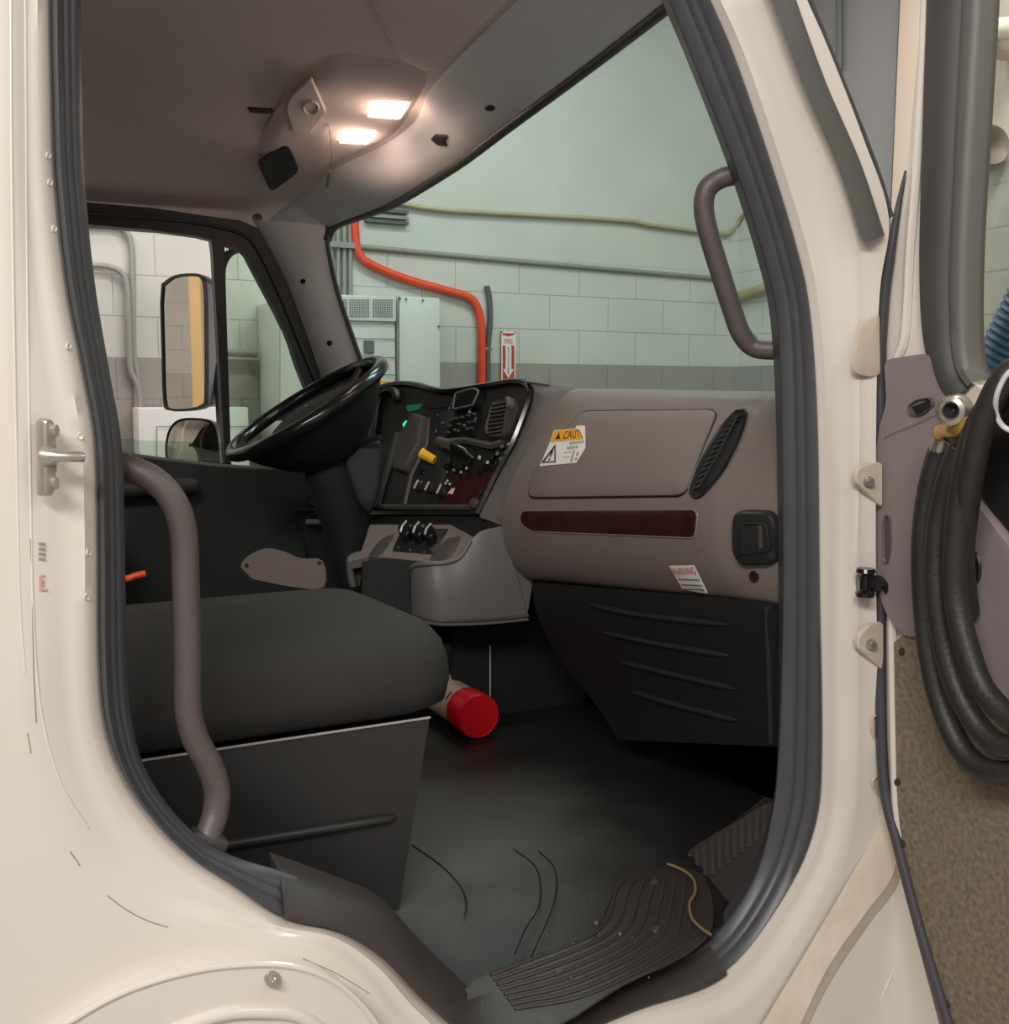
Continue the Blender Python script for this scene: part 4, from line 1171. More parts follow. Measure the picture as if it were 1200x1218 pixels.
for (x, y) in ((505, 562), (534, 556), (541, 553), (548, 561), (556, 556), (562, 566), (580, 556), (588, 548), (592, 542), (575, 564), (584, 560), (552, 568)):
    decal(rquad([(x - 3, y - 3.5), (x + 2.4, y - 4), (x + 1.4, y + 3), (x - 4, y + 3.4)], 1), sS, ((0, 0.003), (0.8, 0.010)), 1, sw)
obj('rocker_switch', sw, 'black_gloss', dash)
for (x, y) in ((501, 580), (514, 582), (528, 586)):
    obj('stack_knob', decal(circ(x, y, 6.5, 7, 16), sS, ((0, 0.003), (1, 0.016), (2, 0.018)), 2), 'black', dash)
for (x, y) in ((501, 580), (514, 582), (528, 586)):
    obj('knob_grip', groove([(x + 3, y - 6), (x - 2, y + 4)], sS, 0.003, 0.02), 'metal_edge', dash)
hl_ = B()
for (x, y) in ((497, 577), (503, 575), (526, 578), (532, 576), (537, 577), (534, 573)): hl_.ball(sS(x, y, 0.006), 0.004, 8)
obj('indicator_stud', hl_, 'metal_edge', dash)
tg = obj('paper_tag', pxpoly([(535, 588), (540, 582), (544, 582), (541, 589)], sS, 0.008), mat('pink_paper', (226, 190, 184), 0.6), dash, 'small pale pink paper tag', smooth=0)
bz = obj('lower_stack_nub', decal(circ(567, 600, 6, 7, 14), sS, ((0, 0.0), (1, 0.012), (3, 0.014)), 1), 'grey_dark', dash)
obj('vent_corner_highlight', decal(rquad([(606, 474), (614, 475), (615, 484), (608, 490)], 3), sS, ((0, 0.006), (1.2, 0.02), (3, 0.022)), 2), 'grey', gv)  # light grey corner painted as the highlight on the vent
obj('cluster_post', groove([(475, 516), (468, 545), (460, 572), (452, 602)], sS, 0.010, 0.006), 'grey_dark', dash)
obj('cluster_post', groove([(512, 500), (510, 530), (492, 566), (484, 602)], sS, 0.007, 0.008), 'grey_dark', dash)
obj('hood_shelf', decal([(528, 478), (540, 476), (538, 486), (512, 488), (506, 482)], sS, ((0, 0.002), (1, 0.008)), 1), 'void', dash)
random.seed(11)
for (x, y, ln_) in ((590, 545, 8), (597, 540, 9), (603, 533, 7), (611, 530, 6), (585, 551, 7), (594, 552, 6), (600, 547, 6), (575, 545, 8), (566, 549, 8), (606, 541, 5), (545, 560, 6), (553, 563, 5), (560, 558, 6), (536, 563, 5)):
    an = random.uniform(0.3, 2.2)
    obj('toggle_switch', groove([(x, y), (x - ln_ * 0.5 * math.cos(an), y + ln_ * 0.5 * math.sin(an))], sS, random.uniform(0.0022, 0.0045), 0.014), random.choice(['metal_edge', 'grey', 'grey_dark', 'black_gloss']), dash)
for (x, y) in ((538, 488), (552, 498), (562, 492), (569, 500), (556, 508), (544, 513), (524, 496), (530, 505), (522, 515)):
    obj('radio_knob', B().ball(sS(x, y, 0.011), random.uniform(0.003, 0.005), 8), random.choice(['grey', 'metal_edge', 'grey_dark']), dash)
# left of the column: cubby and shelf seen past the wheel
obj('left_cubby', decal(rquad([(364, 600), (372, 578), (398, 580), (402, 604)], 4), surf_plane(P(385, 590, 'Y', 1.72), (-0.3, -1, 0)), ((0, 0), (1.5, 0.006), (4, -0.002)), 2), 'grey_dark', dash, smooth=35)
obj('left_shelf', B().tube([P(364, 621, 'Y', 1.72), P(396, 621, 'Y', 1.68)], 0.009, 10), 'grey', dash)
obj('left_lower', B().plate(PY([(352, 606), (440, 606), (440, 720), (376, 700), (362, 640)], 1.76), [], (0, 0.03, 0)), 'void', dash)

# lower console under the stack
con = empty('centre_console', (1.0, 1.05, 1.2), 'grey moulded lower console with three knobs and cup holders under the centre stack', 'console')
Yc0 = 1.0
prof_t = [(440, 625), (600, 624)]
Fc = B()
# right side wall: from the dash edge round the front lip
ring_top = [P(636, 690, 'Y', 0.945), P(608, 655, 'Y', 0.955), P(596, 626, 'Y', 0.96)]
side_t = [P(597, 626, 'Y', 0.95), P(572, 632, 'Y', 0.955), P(556, 648, 'Y', 0.96), P(540, 668, 'Y', 0.965), P(515, 671, 'Y', 0.98), P(495, 674, 'Y', 1.02), P(487, 680, 'Y', 1.06)]
side_b = [P(628, 738, 'Y', 0.93), P(600, 741, 'Y', 0.935), P(575, 743, 'Y', 0.94), P(550, 744, 'Y', 0.945), P(522, 744, 'Y', 0.96), P(500, 740, 'Y', 1.0), P(488, 735, 'Y', 1.05)]
t_, b_ = cr(side_t, 5), cr(side_b, 5)
rows = [[a + Vector((0.012, 0.012, -0.004)), a, a.lerp(c, 0.08) + Vector((-.003, -.006, 0)), a.lerp(c, 0.5) + Vector((-.002, -.01, 0)), a.lerp(c, 0.9) + Vector((0, -.004, 0)), c, c + Vector((0.02, 0.03, -0.004))] for a, c in zip(t_, b_)]
obj('console_side', B().grid(rows), 'grey', con, smooth=60)
tri = B().plate([P(596, 626, 'Y', 0.951), P(604, 652, 'Y', 0.947), P(634, 690, 'Y', 0.94), P(626, 738, 'Y', 0.935), P(590, 730, 'Y', 0.94), P(570, 640, 'Y', 0.953)], [], (0, 0.01, 0))
obj('console_cheek', tri, 'grey', con)
obj('console_lip', B().tube([p + Vector((-0.002, -0.002, 0.0)) for p in cr([P(560, 643, 'Y', 0.96), P(548, 662, 'Y', 0.96), P(530, 669, 'Y', 0.97), P(510, 670, 'Y', 0.985), P(495, 672, 'Y', 1.02), P(487, 678, 'Y', 1.06)], 5)], 0.006, 10), 'grey', con)
obj('console_foot', B().tube([p + Vector((0, -.002, 0.012)) for p in b_], 0.004, 8), 'grey_dark', con)
# sloped switch face
Q1, Q2, Q3 = P(596, 627, 'Y', 0.98), P(530, 668, 'Y', 1.0), P(440, 630, 'Y', 1.32)
sQ = plane3(Q1, Q2, Q3)
obj('console_face', B().plate([sQ(x, y) for x, y in [(440, 624), (600, 624), (572, 634), (552, 655), (537, 666), (505, 668), (470, 664), (440, 662), (414, 668), (430, 655)]], [], (0.01, 0, -0.02)), 'taupe', con, smooth=30)
obj('knob_panel', decal(rquad([(478, 628), (534, 629), (516, 660), (466, 656)], 3), sQ, ((0, 0), (1, 0.002)), 1), 'black', con)
for (x, y) in ((484, 637), (499, 638), (513, 640)):
    k_ = obj('control_knob', decal(circ(x, y, 8, 10, 18), sQ, ((0, 0.002), (1, 0.022), (2.2, 0.025)), 2), 'black_gloss', con, 'round black heater knob')
    obj('knob_pointer', groove([(x + 4, y - 8), (x - 1, y - 2), (x - 3, y + 5)], sQ, 0.003, 0.026), 'metal_edge', k_)
gl_ = B()
for (x, y) in ((474, 652), (488, 655), (505, 658)): gl_.ball(sQ(x, y, 0.003), 0.003, 6)
obj('icon_light', gl_, 'gaugedim', con)
obj('cup_pocket', decal(cr2([(549, 638), (543, 652), (534, 664), (517, 668), (512, 664), (522, 650), (534, 640)], 3), sQ, ((0, 0.001), (1, 0.0015)), 1), 'grey_dark', con)
obj('cup_pocket', decal(cr2([(470, 634), (462, 650), (450, 662), (438, 664), (446, 650), (456, 640)], 3), sQ, ((0, 0.001), (1, 0.0015)), 1), 'grey_dark', con)
# dark bay between the lips, far lip
obj('console_bay', B().plate([P(x, y, 'Y', 1.04) for x, y in [(432, 668), (455, 664), (500, 668), (540, 672), (540, 735), (430, 735)]], [], (0, 0.01, 0)), 'dark', con)
obj('far_lip', B().tube(cr([P(446, 640, 'Y', 1.3), P(436, 656, 'Y', 1.3), P(424, 661, 'Y', 1.29), P(417, 665, 'Y', 1.28), P(417, 680, 'Y', 1.28), P(420, 697, 'Y', 1.28)], 5), 0.010, 10), 'grey', con)
obj('far_cheek', B().plate([P(x, y, 'Y', 1.29) for x, y in [(416, 663), (432, 660), (428, 697), (418, 698)]], [], (0, 0.02, 0)), 'grey_dark', con)

# black lower panel with moulded ribs
lp = empty('lower_dash_panel', (1.2, 0.5, 1.0), 'black lower dash panel with four slanting moulded ribs in front of the passenger footwell', 'dash panel')
pL = [(632, 692, 0.90), (640, 735, 0.90), (670, 790, 0.86), (710, 840, 0.74), (735, 880, 0.66)]
pR = [(920, 716, 0.10), (916, 740, 0.10), (917, 800, 0.10), (918, 850, 0.10), (919, 888, 0.10)]
lc = cr([P(x, y, 'Y', v) for x, y, v in pL], 5); rc = cr([P(x, y, 'Y', v) for x, y, v in pR], 5)
rows = [[a.lerp(c, t) for t in (0, .25, .5, .75, .96, 1.0)] for a, c in zip(lc, rc)]
rows = [[p for p in r] + [r[-1] + Vector((0.12, -0.0, 0))] for r in rows]
rows.append([p + Vector((0.2, 0, -0.004)) for p in rows[-1]])
lpb = B().grid(rows)
lo = obj('panel_body', lpb, 'panelblack', lp, smooth=50)
sLP = surf_bvh(bvh_of(lpb))
for pts in ([(702, 719), (760, 731), (865, 743)], [(718, 752), (780, 765), (868, 780)], [(738, 787), (800, 802), (874, 819)], [(750, 822), (810, 840), (878, 857)]):
    obj('moulded_rib', B().tube([sLP(x, y, 0.001) for x, y in cr2(pts, 5)], [0.002] + [0.006] * 9 + [0.002], 8), 'dark', lp)
obj('panel_edge', B().tube([sLP(x, y, 0.0) for x, y in ((912, 722), (914, 780), (917, 884))], 0.005, 8), 'dark', lp)
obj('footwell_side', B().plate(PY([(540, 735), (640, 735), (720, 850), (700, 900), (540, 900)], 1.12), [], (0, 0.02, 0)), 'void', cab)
obj('footwell_seam', B().tube(PY([(583, 768), (583, 830)], 1.115), 0.002, 6), 'metal_edge', cab)

# ---------------------------------------------------------------- steering wheel and column
sw_ = empty('steering_wheel', (0.86, 1.42, 0.9), 'black steering wheel on its column, seen almost edge on', 'steering wheel')
WA, WB = P(279, 541, 'Y', 1.42), P(447, 431, 'Y', 1.42)
wc = (WA + WB) / 2
ud = (WB - WA).normalized(); R_ = (WB - WA).length / 2
vd = Vector((0, 1, 0))
wn = ud.cross(vd).normalized()
if wn.z < 0: wn = -wn
rim = [wc + (ud * math.cos(a) + vd * math.sin(a)) * R_ for a in [2 * math.pi * k / 64 for k in range(64)]]
obj('rim', B().tube(rim, 0.0185, 14, True), 'black_gloss', sw_)
for a in (math.radians(20), math.radians(160), math.radians(200), math.radians(340)):
    d = ud * math.cos(a) + vd * math.sin(a)
    obj('spoke', B().tube([wc + d * R_ * 0.98 - wn * 0.004, wc + d * R_ * 0.7 - wn * 0.03, wc + d * R_ * 0.3 - wn * 0.055], [0.013, 0.017, 0.026], 10), 'black', sw_)
obj('hub', B().lathe(wc - wn * 0.10, wn, [(0.045, -0.02), (0.085, 0.0), (0.098, 0.03), (0.09, 0.055), (0.05, 0.066), (0.001, 0.068)], 28), 'black', sw_)
rows = []
for r_, h_ in ((0.97, -0.012), (0.82, -0.06), (0.62, -0.11), (0.40, -0.15), (0.3, -0.10), (0.6, -0.06), (0.80, -0.03), (0.97, -0.008)):
    rows.append([wc + (ud * math.cos(t) + vd * math.sin(t)) * R_ * r_ + wn * h_ for t in [math.radians(-200 + 240 * k / 30) for k in range(31)]])
obj('dish', B().grid(rows, cv=True), 'void', sw_)
pad = B()
rows = []
for r_, h_ in ((0.95, -0.012), (0.8, -0.016), (0.6, -0.014), (0.4, -0.004), (0.2, 0.004), (0.02, 0.006)):
    row = []
    for k in range(49):
        t = math.radians(360 * k / 48)
        open_ = 106 < math.degrees(t) < 176
        q = min(r_, 0.5) if open_ else r_
        row.append(wc + (ud * math.cos(t) + vd * math.sin(t)) * R_ * q + wn * h_)
    rows.append(row)
pad.grid(rows)
obj('wheel_pad', pad, 'void', sw_, smooth=60)
c0 = wc - wn * 0.09
col = [c0, P(392, 560, 'Y', 1.42), P(410, 620, 'Y', 1.42), P(424, 690, 'Y', 1.42), P(430, 760, 'Y', 1.42)]
obj('column_shroud', B().tube(cr(col, 5), [0.06] * 5 + [0.068] * 5 + [0.062] * 5 + [0.05] * 6, 18), 'void', sw_)
s7 = surf_plane(P(428, 560, 'Y', 1.37), (-0.25, -1, 0))
obj('column_cover', decal(rquad([(404, 546), (434, 518), (452, 520), (456, 540), (452, 585), (440, 614), (424, 600)], 8), s7, ((0, 0), (2, 0.02), (6, 0.026)), 3), 'dark', sw_, smooth=50)
obj('stalk', B().tube(cr([P(396, 545, 'Y', 1.42), P(420, 528, 'Y', 1.34), P(452, 520, 'Y', 1.28)], 4), 0.008, 8), 'black', sw_)

# ---------------------------------------------------------------- seats
seat = empty('passenger_seat', (0.1, 0.45, ZF), 'black cloth passenger seat on a dark panelled base, nearest the doorway', 'seat')
# cushion: side profiles along X at several Y
YN, YFAR = 0.235, 0.98
z0, zt = 1.228, 1.394
rows = []
# (distance in from the rim, height) rounded edge profile
ep = [(0.075, z0), (0.03, z0 + 0.002), (0.006, z0 + 0.016), (0.0, z0 + 0.05), (0.002, zt - 0.085), (0.010, zt - 0.055), (0.028, zt - 0.028), (0.060, zt - 0.010), (0.11, zt), (0.2, zt + 0.004)]
def plan(inn):
    # rounded outline of the cushion seen from above, moved inwards
    x1n, x1f, r = 0.655 - inn * 1.15, 0.635 - inn * 1.15, max(0.012, 0.09 - inn * 0.5)
    ya, yb = 0.235 + inn, 0.67 - inn
    xa = -0.45 + inn
    out = [(xa, ya)]
    out += [(xa + (x1n - r - xa) * k / 8, ya) for k in range(1, 9)]
    out += [(x1n - r + r * math.sin(t), ya + r - r * math.cos(t)) for t in [math.radians(15 * k) for k in range(1, 6)]]
    out += [(x1n + (x1f - x1n) * k / 6, ya + r + (yb - ya - 2 * r) * k / 6) for k in range(0, 7)]
    out += [(x1f - r + r * math.cos(t), yb - r + r * math.sin(t)) for t in [math.radians(15 * k) for k in range(1, 7)]]
    out += [(xa + (x1f - r - xa) * (1 - k / 8), yb) for k in range(1, 9)]
    return out
for inn, z in ep:
    rows.append([Vector((x, y, z)) for x, y in plan(inn)])
mid = [Vector((p.x, 0.45 + (p.y - 0.45) * 0.3, zt + 0.006)) for p in rows[-1]]
rows.append(mid)
cu_ = B().grid(rows, cu=True, flip=False)
o = len(cu_.v); m_ = len(mid)
cu_.f.append(tuple(range(o - m_, o)))
cu_.f.append(tuple(reversed(range(0, m_))))
obj('cushion', cu_, 'seatcloth', seat, smooth=70)
obj('backrest', B().box((-0.44, 0.45, 1.76), (0.16, 0.42, 0.76), Matrix.Rotation(math.radians(-10), 3, 'Y'), 0.06, 4), 'seatcloth', seat)
YB = 0.262
bp_ = [(-0.52, 1.225), None]
q0, q1 = P(511, 853, 'Y', YB), P(475, 1091, 'Y', YB)
base = [Vector((-0.5, YB, q0.z)), q0, Vector((q1.x, YB, ZF)), Vector((-0.5, YB, ZF))]
obj('seat_base', B().plate(base, [], (0, 0.38, 0)), 'seatbase', seat, smooth=30)
obj('base_edge', B().tube([Vector((-0.49, YB - 0.002, q0.z)), Vector((0.2, YB - 0.002, q0.z)), q0 + Vector((0, -0.002, 0))], 0.002, 6), 'metal_edge', seat, 'thin bright metal edge along the seat base')
obj('base_rib', B().tube([P(180, 1020, 'Y', YB - 0.001), P(275, 1004, 'Y', YB - 0.004), P(400, 984, 'Y', YB - 0.004), P(462, 974, 'Y', YB - 0.004), P(470, 972.5, 'Y', YB)], [0.008, 0.0085, 0.0085, 0.008, 0.004], 10), 'seatbase', seat)
obj('red_strap', B().tube(cr([P(140, 688, 'Y', 0.64), P(152, 688, 'Y', 0.64), P(160, 685, 'Y', 0.64), P(173, 682, 'Y', 0.64)], 3), 0.006, 8), 'pipered', None, 'short red-orange strap end lying on the far edge of the passenger seat', 'strap')
ds = empty('driver_seat', (0.0, 1.5, ZF), 'black driver seat cushion beyond the passenger seat, mostly hidden behind the left grab handle', 'seat')
obj('cushion', B().box((-0.12, 1.50, 1.39), (0.66, 0.5, 0.14), None, 0.05, 4), 'seatcloth', ds)
obj('pedestal', B().box((-0.12, 1.50, 1.10), (0.5, 0.44, 0.44), None, 0.02), 'void', ds)
obj('backrest', B().box((-0.44, 1.5, 1.72), (0.13, 0.5, 0.66), Matrix.Rotation(math.radians(-10), 3, 'Y'), 0.05, 4), 'seatcloth', ds)
s8 = surf_plane(P(335, 680, 'Y', 1.15), (-0.35, -1, 0.25))
pt = obj('carpet_plate', decal(cr2([(286, 676), (288, 668), (300, 658), (318, 652), (338, 656), (358, 664), (384, 667), (386, 700), (350, 700), (300, 690)], 3), s8, ((0, 0), (1.5, 0.008)), 2), 'plate', None,
         'taupe carpeted plate with two screw holes, between the passenger seat and the steering column', 'trim plate', smooth=40)
for x, y in ((294, 673), (380, 670)):
    obj('screw_hole', decal(circ(x, y, 2.6, 2.6, 12), s8, ((0, 0.009), (0.8, 0.009)), 1), 'void', pt)

# ---------------------------------------------------------------- grab handles
gh = empty('rear_grab_handle', P(250, 1000, 'Y', 0.08), 'taupe tubular grab handle on the left of the doorway, running down past the passenger seat', 'grab handle')
hp = cr([P(120, 551, 'Y', 0.10), P(150, 556, 'Y', 0.09), P(183, 571, 'Y', 0.08), P(206, 596, 'Y', 0.075), P(218, 632, 'Y', 0.075), P(221, 690, 'Y', 0.075), P(223, 780, 'Y', 0.075), P(224, 845, 'Y', 0.075), P(233, 880, 'Y', 0.075), P(249, 910, 'Y', 0.075), P(258, 940, 'Y', 0.075), P(256, 968, 'Y', 0.07), P(248, 992, 'Y', 0.06), P(245, 1003, 'Y', 0.055)], 6)
obj('handle_tube', B().tube(hp, 0.0172, 20), 'taupe_dark', gh, smooth=80)
obj('handle_foot', B().box(P(247, 1000, 'Y', 0.055), (0.052, 0.03, 0.02), Matrix.Rotation(math.radians(28), 3, 'Y'), 0.006), 'sill', gh)
gh2 = empty('pillar_grab_handle', P(905, 415, 'Y', 0.10), 'taupe looped grab handle on the windscreen pillar at the right of the doorway', 'grab handle')
hp = cr([P(905, 206, 'Y', 0.06), P(880, 207, 'Y', 0.08), P(857, 212, 'Y', 0.10), P(841, 225, 'Y', 0.11), P(837, 246, 'Y', 0.115), P(842, 275, 'Y', 0.115), P(856, 322, 'Y', 0.115), P(872, 372, 'Y', 0.115), P(881, 396, 'Y', 0.115), P(895, 412, 'Y', 0.11), P(915, 416, 'Y', 0.09), P(945, 414, 'Y', 0.07)], 6)
obj('handle_tube', B().tube(hp, 0.0165, 18), 'taupe_dark', gh2, smooth=80)
# pillar trim behind the seal
pt_ = [[P(x, y, 'Y', 0.04), P(x + 45, y - 12, 'Y', 0.04)] for x, y in ((790, -20), (835, 95), (880, 210), (911, 310), (926, 380), (931, 480))]
obj('near_pillar_trim', B().grid(pt_), 'grey_dark', cab)

# ---------------------------------------------------------------- red container on the floor
rc_ = P(568, 852, 'Y', 0.98)
ax = (P(512, 820, 'Y', 1.10) - rc_)
ax = Vector((-0.30, 0.16, 0.0)).normalized()
rad = 0.052
rc_.z = ZF + rad + 0.004
# find the end cap centre on the ray with that height
rc_ = P(570, 852.5, 'Z', ZF + 0.057)
ax = (P(524, 824, 'Z', ZF + 0.057) - rc_).normalized()
ct = empty('flare_tube', (rc_.x, rc_.y, ZF), 'red capped tan tube lying on the cab floor under the centre console', 'tube')
rad = 0.056
obj('tube_cap', B().lathe(rc_, ax, [(0.0005, 0.003), (rad - 0.004, 0.002), (rad - 0.002, -0.001), (rad, 0.002), (rad, 0.075), (rad - 0.003, 0.078)], 32), 'red', ct, smooth=35)
bd = obj('tube_body', B().lathe(rc_, ax, [(rad - 0.003, 0.06), (rad - 0.003, 0.30), (0.001, 0.30)], 32), 'tubebody', ct, smooth=35)
lv, lf = text_mesh('TRI')
uu = ax.orthogonal(); 
zz = Vector((0, 0, 1)); sd = zz.cross(ax).normalized()
if sd.y > 0: sd = -sd
tbm = B(); pts = []
xs = [p.x for p in lv]; hmax = max(p.y for p in lv)
for p in lv:
    h = 0.10 + p.x / max(xs) * 0.12
    ang = math.radians(28) - (p.y / hmax) * -0.45
    pts.append(rc_ + ax * (0.33 - h - 0.02) + (sd * math.cos(ang) + zz * math.sin(ang)) * (rad - 0.0018))
tbm.add(pts, lf)
obj('lettering', tbm, 'ink', bd, smooth=0)
# ================================================================== open passenger door
XD = 1.30
dr = empty('passenger_door', P(1120, 1218, 'X', XD), 'open passenger door with taupe trim and a speckled lower panel, hinged at the right of the doorway', 'door')
# inner door sheet (white), out past the frame to the door's rear edge
edge = [(1098, -160), (1096, 0), (1090, 80), (1080, 180), (1068, 270), (1056, 330), (1051, 430), (1050, 600), (1052, 800), (1057, 940), (1072, 1010), (1096, 1100), (1122, 1190), (1140, 1240)]
ec = cr([P(x, y, 'X', XD) for x, y in edge], 4)
far = [Vector((XD, -0.95, ec[0].z)), ]
ring = ec + [Vector((XD, -0.35, ec[-1].z - 0.06)), Vector((XD, -0.95, ec[-1].z - 0.06)), Vector((XD, -1.0, 1.7)), Vector((XD, -0.92, ec[0].z))]
wy0 = P(1150, 450, 'X', XD)
wl_ = cr([P(x, y, 'X', XD) for x, y in ((1152, -130), (1150, 60), (1142, 200), (1138, 300), (1140, 400), (1148, 446), (1166, 462))], 4)
hole = wl_ + [Vector((XD, -0.86, wl_[-1].z - 0.06)), Vector((XD, -0.86, wl_[0].z))]
obj('door_shell', B().plate(ring, [hole], (0.045, 0, 0)), 'paint', dr, 'cream painted door shell', smooth=30)
# black edge seal
se = cr([P(x, y, 'X', XD - 0.012) for x, y in ((1077, 203), (1070, 238), (1062, 282), (1054, 330), (1049, 385), (1047, 440), (1046.5, 600), (1047, 800), (1049, 900), (1054, 950), (1068, 1005), (1093, 1100), (1120, 1190), (1136, 1240))], 5)
obj('edge_seal', B().tube(se, [0.002 + 0.00055 * k for k in range(13)] + [0.0095] * (len(se) - 13), 10), 'rubber', dr, 'black rubber edge of the door')
# raised white edge next to the seal
we = cr([P(x, y, 'X', XD - 0.006) for x, y in ((1103, -60), (1101, 0), (1097, 90), (1090, 200), (1082, 300), (1076, 400), (1062, 460), (1061, 700), (1064, 900), (1068, 975), (1078, 1015))], 5)
obj('edge_return', B().tube(we, [0.008] * (len(we) - 5) + [0.007, 0.006, 0.004, 0.002, 0.001], 8), 'paint', dr)
# window surround
o1 = [(1112, -80), (1111, 0), (1107, 120), (1103, 250), (1102, 330), (1106, 400), (1118, 448), (1140, 480)]
o2 = [(1150, -80), (1148, 0), (1142, 120), (1136, 250), (1133, 330), (1135, 400), (1142, 440), (1156, 462)]
o3 = [(1174, -80), (1172, 0), (1165, 120), (1157, 250), (1154, 330), (1154, 400), (1158, 436), (1166, 452)]
a1, a2, a3 = [cr([P(x, y, 'X', XD) for x, y in o], 5) for o in (o1, o2, o3)]
dx = Vector((-1, 0, 0))
rows = [[p + dx * 0.001, p + dx * 0.016, p.lerp(q, .25) + dx * 0.02, p.lerp(q, 0.8) + dx * 0.016, q + dx * 0.006] for p, q in zip(a1, a2)]
obj('window_channel', B().grid(rows), 'doorframe', dr, 'dark rubber window channel', smooth=60)
rows = [[p + dx * 0.004, p.lerp(q, .2) + dx * 0.014, p.lerp(q, 0.7) + dx * 0.014, q + dx * 0.002, q + Vector((0.03, 0, 0))] for p, q in zip(a2, a3)]
obj('window_frame', B().grid(rows), 'doorframe2', dr, 'grey inner window frame', smooth=60)
gy = [P(1146, -110, 'X', XD + 0.02), P(1142, 150, 'X', XD + 0.02), P(1140, 400, 'X', XD + 0.02), P(1150, 490, 'X', XD + 0.02)]
obj('window_glass', B().plate(gy + [Vector((XD + 0.02, -0.9, gy[-1].z)), Vector((XD + 0.02, -0.9, gy[0].z))], [], (0.004, 0, 0)), 'glass_door', dr, 'door window pane', smooth=0)
# trim panel
sX = surf_plane(Vector((XD, 0, 1.5)), (-1, 0, 0))
tout = rquad([(1063, 428), (1117, 420), (1121, 445), (1130, 470), (1160, 486), (1240, 470), (1400, 480), (1400, 930), (1260, 900), (1215, 868), (1170, 800), (1120, 752), (1092, 757), (1076, 745), (1062, 722), (1054, 690), (1050, 560), (1058, 505), (1066, 480)], 10, 3)
tb_ = B()
tb_.plate([sX(x, y, 0.0) for x, y in tout], [], (-0.022, 0, 0))
tm = obj('trim_panel', tb_, 'doortrim', dr, 'taupe moulded door trim', smooth=25)
sXT = surf_plane(Vector((XD - 0.022, 0, 1.5)), (-1, 0, 0))
obj('trim_crease', groove(cr2([(1052, 520), (1064, 513), (1085, 505), (1112, 492)], 4), sXT, 0.004, -0.001), 'doortrim', tm)
lh = obj('lock_button', ring_shape(rquad([(1080, 483), (1092, 474), (1110, 472), (1113, 482), (1098, 496), (1083, 495)], 6), sXT, ((0, 0), (1.5, 0.006), (3, 0.001), (6, -0.001))), 'taupe_dark', tm, 'recessed oval lock button')
obj('lock_recess', pxpoly([(1086, 484), (1107, 476), (1108, 483), (1092, 494)], sXT, 0.003), 'void', lh, smooth=0)
obj('pull_slot', decal(rquad([(1050, 625), (1054, 611), (1060, 615), (1061, 650), (1057, 672), (1051, 668)], 3), sXT, ((0, 0), (1, 0.004), (2.5, 0.001)), 1), 'taupe_dark', tm)
obj('trim_hole', decal(circ(1054, 699, 3, 8, 12), sXT, ((0, 0.001), (1, 0.001)), 1), 'void', tm)
pk2 = obj('pocket_panel', decal(rquad([(1146, 615), (1160, 590), (1175, 600), (1250, 690), (1260, 880), (1215, 862), (1180, 812), (1152, 750), (1144, 690)], 14), sXT, ((0, 0), (3, 0.012), (8, 0.016)), 3), 'doortrim', tm, 'lower taupe pocket panel', smooth=40)
obj('speaker_plug', decal(circ(1167, 675, 10, 21, 20), lambda x, y, o=0: sXT(x, y, o + 0.016), ((0, 0), (2, 0.003)), 1), 'black', pk2, 'oval black plug')
obj('upper_pocket', decal(rquad([(1150, 560), (1155, 500), (1260, 470), (1260, 700), (1180, 606)], 10), sXT, ((0, 0), (3, 0.006)), 2), 'black', tm, 'black armrest recess')
# speckled lower liner
low = [(1066, 765), (1078, 756), (1400, 756), (1400, 1290), (1142, 1290), (1118, 1200), (1094, 1110), (1078, 1050), (1069, 990), (1067, 900)]
obj('lower_liner', B().plate([sX(x, y, 0.0) for x, y in low], [], (-0.010, 0, 0)), 'doorlow', dr, 'speckled brown lower door liner', smooth=25)
sb = B()
sXL = surf_plane(Vector((XD - 0.010, 0, 1.5)), (-1, 0, 0))
for x, y in ((1073, 775), (1068, 930), (1074, 1004), (1086, 1064), (1127, 1195)):
    decal(circ(x, y, 3.5, 5, 12), sXL, ((0, 0), (1, 0.004)), 1, sb)
obj('liner_screw', sb, 'sill', dr)
# ---------------------------------------------------------------- coiled hose hung on the door
hs = empty('coiled_hose', P(1190, 920, 'X', XD - 0.07), 'black rubber hose hung in a coil on the open door with a chrome eye fitting', 'hose')
def hpath(pts): return cr([P(x, y, 'X', XD - d) for x, y, d in pts], 6)
strand = hpath([(1124, 524, .075), (1113, 552, .075), (1103, 595, .075), (1098, 645, .075), (1099, 710, .075), (1106, 780, .075), (1122, 845, .075), (1148, 897, .078), (1185, 919, .08), (1235, 905, .08), (1275, 830, .08), (1290, 720, .08), (1280, 600, .08), (1245, 510, .09),
                (1205, 486, .10), (1172, 497, .105), (1148, 524, .105), (1129, 568, .105), (1116, 630, .10), (1114, 700, .10), (1125, 775, .095), (1147, 838, .095), (1185, 884, .095), (1235, 880, .095), (1278, 800, .095), (1292, 690, .095), (1280, 580, .10), (1245, 490, .115),
                (1204, 462, .12), (1180, 480, .13), (1162, 510, .135), (1149, 555, .13), (1139, 620, .12), (1136, 700, .11), (1150, 770, .11), (1175, 828, .11), (1225, 860, .11), (1270, 800, .11), (1296, 690, .11), (1286, 560, .12), (1250, 470, .13), (1212, 440, .14), (1192, 454, .15), (1176, 484, .15), (1164, 520, .145), (1154, 570, .13), (1147, 620, .11), (1144, 670, .085), (1150, 730, .055)])
obj('hose_coil', B().tube(strand, 0.0172, 14), 'hose', hs, smooth=80)
ft = B().tube([P(1117, 540, 'X', XD - .075), P(1124, 520, 'X', XD - .078), P(1127, 510, 'X', XD - .08)], [0.0165, 0.0165, 0.014], 16)
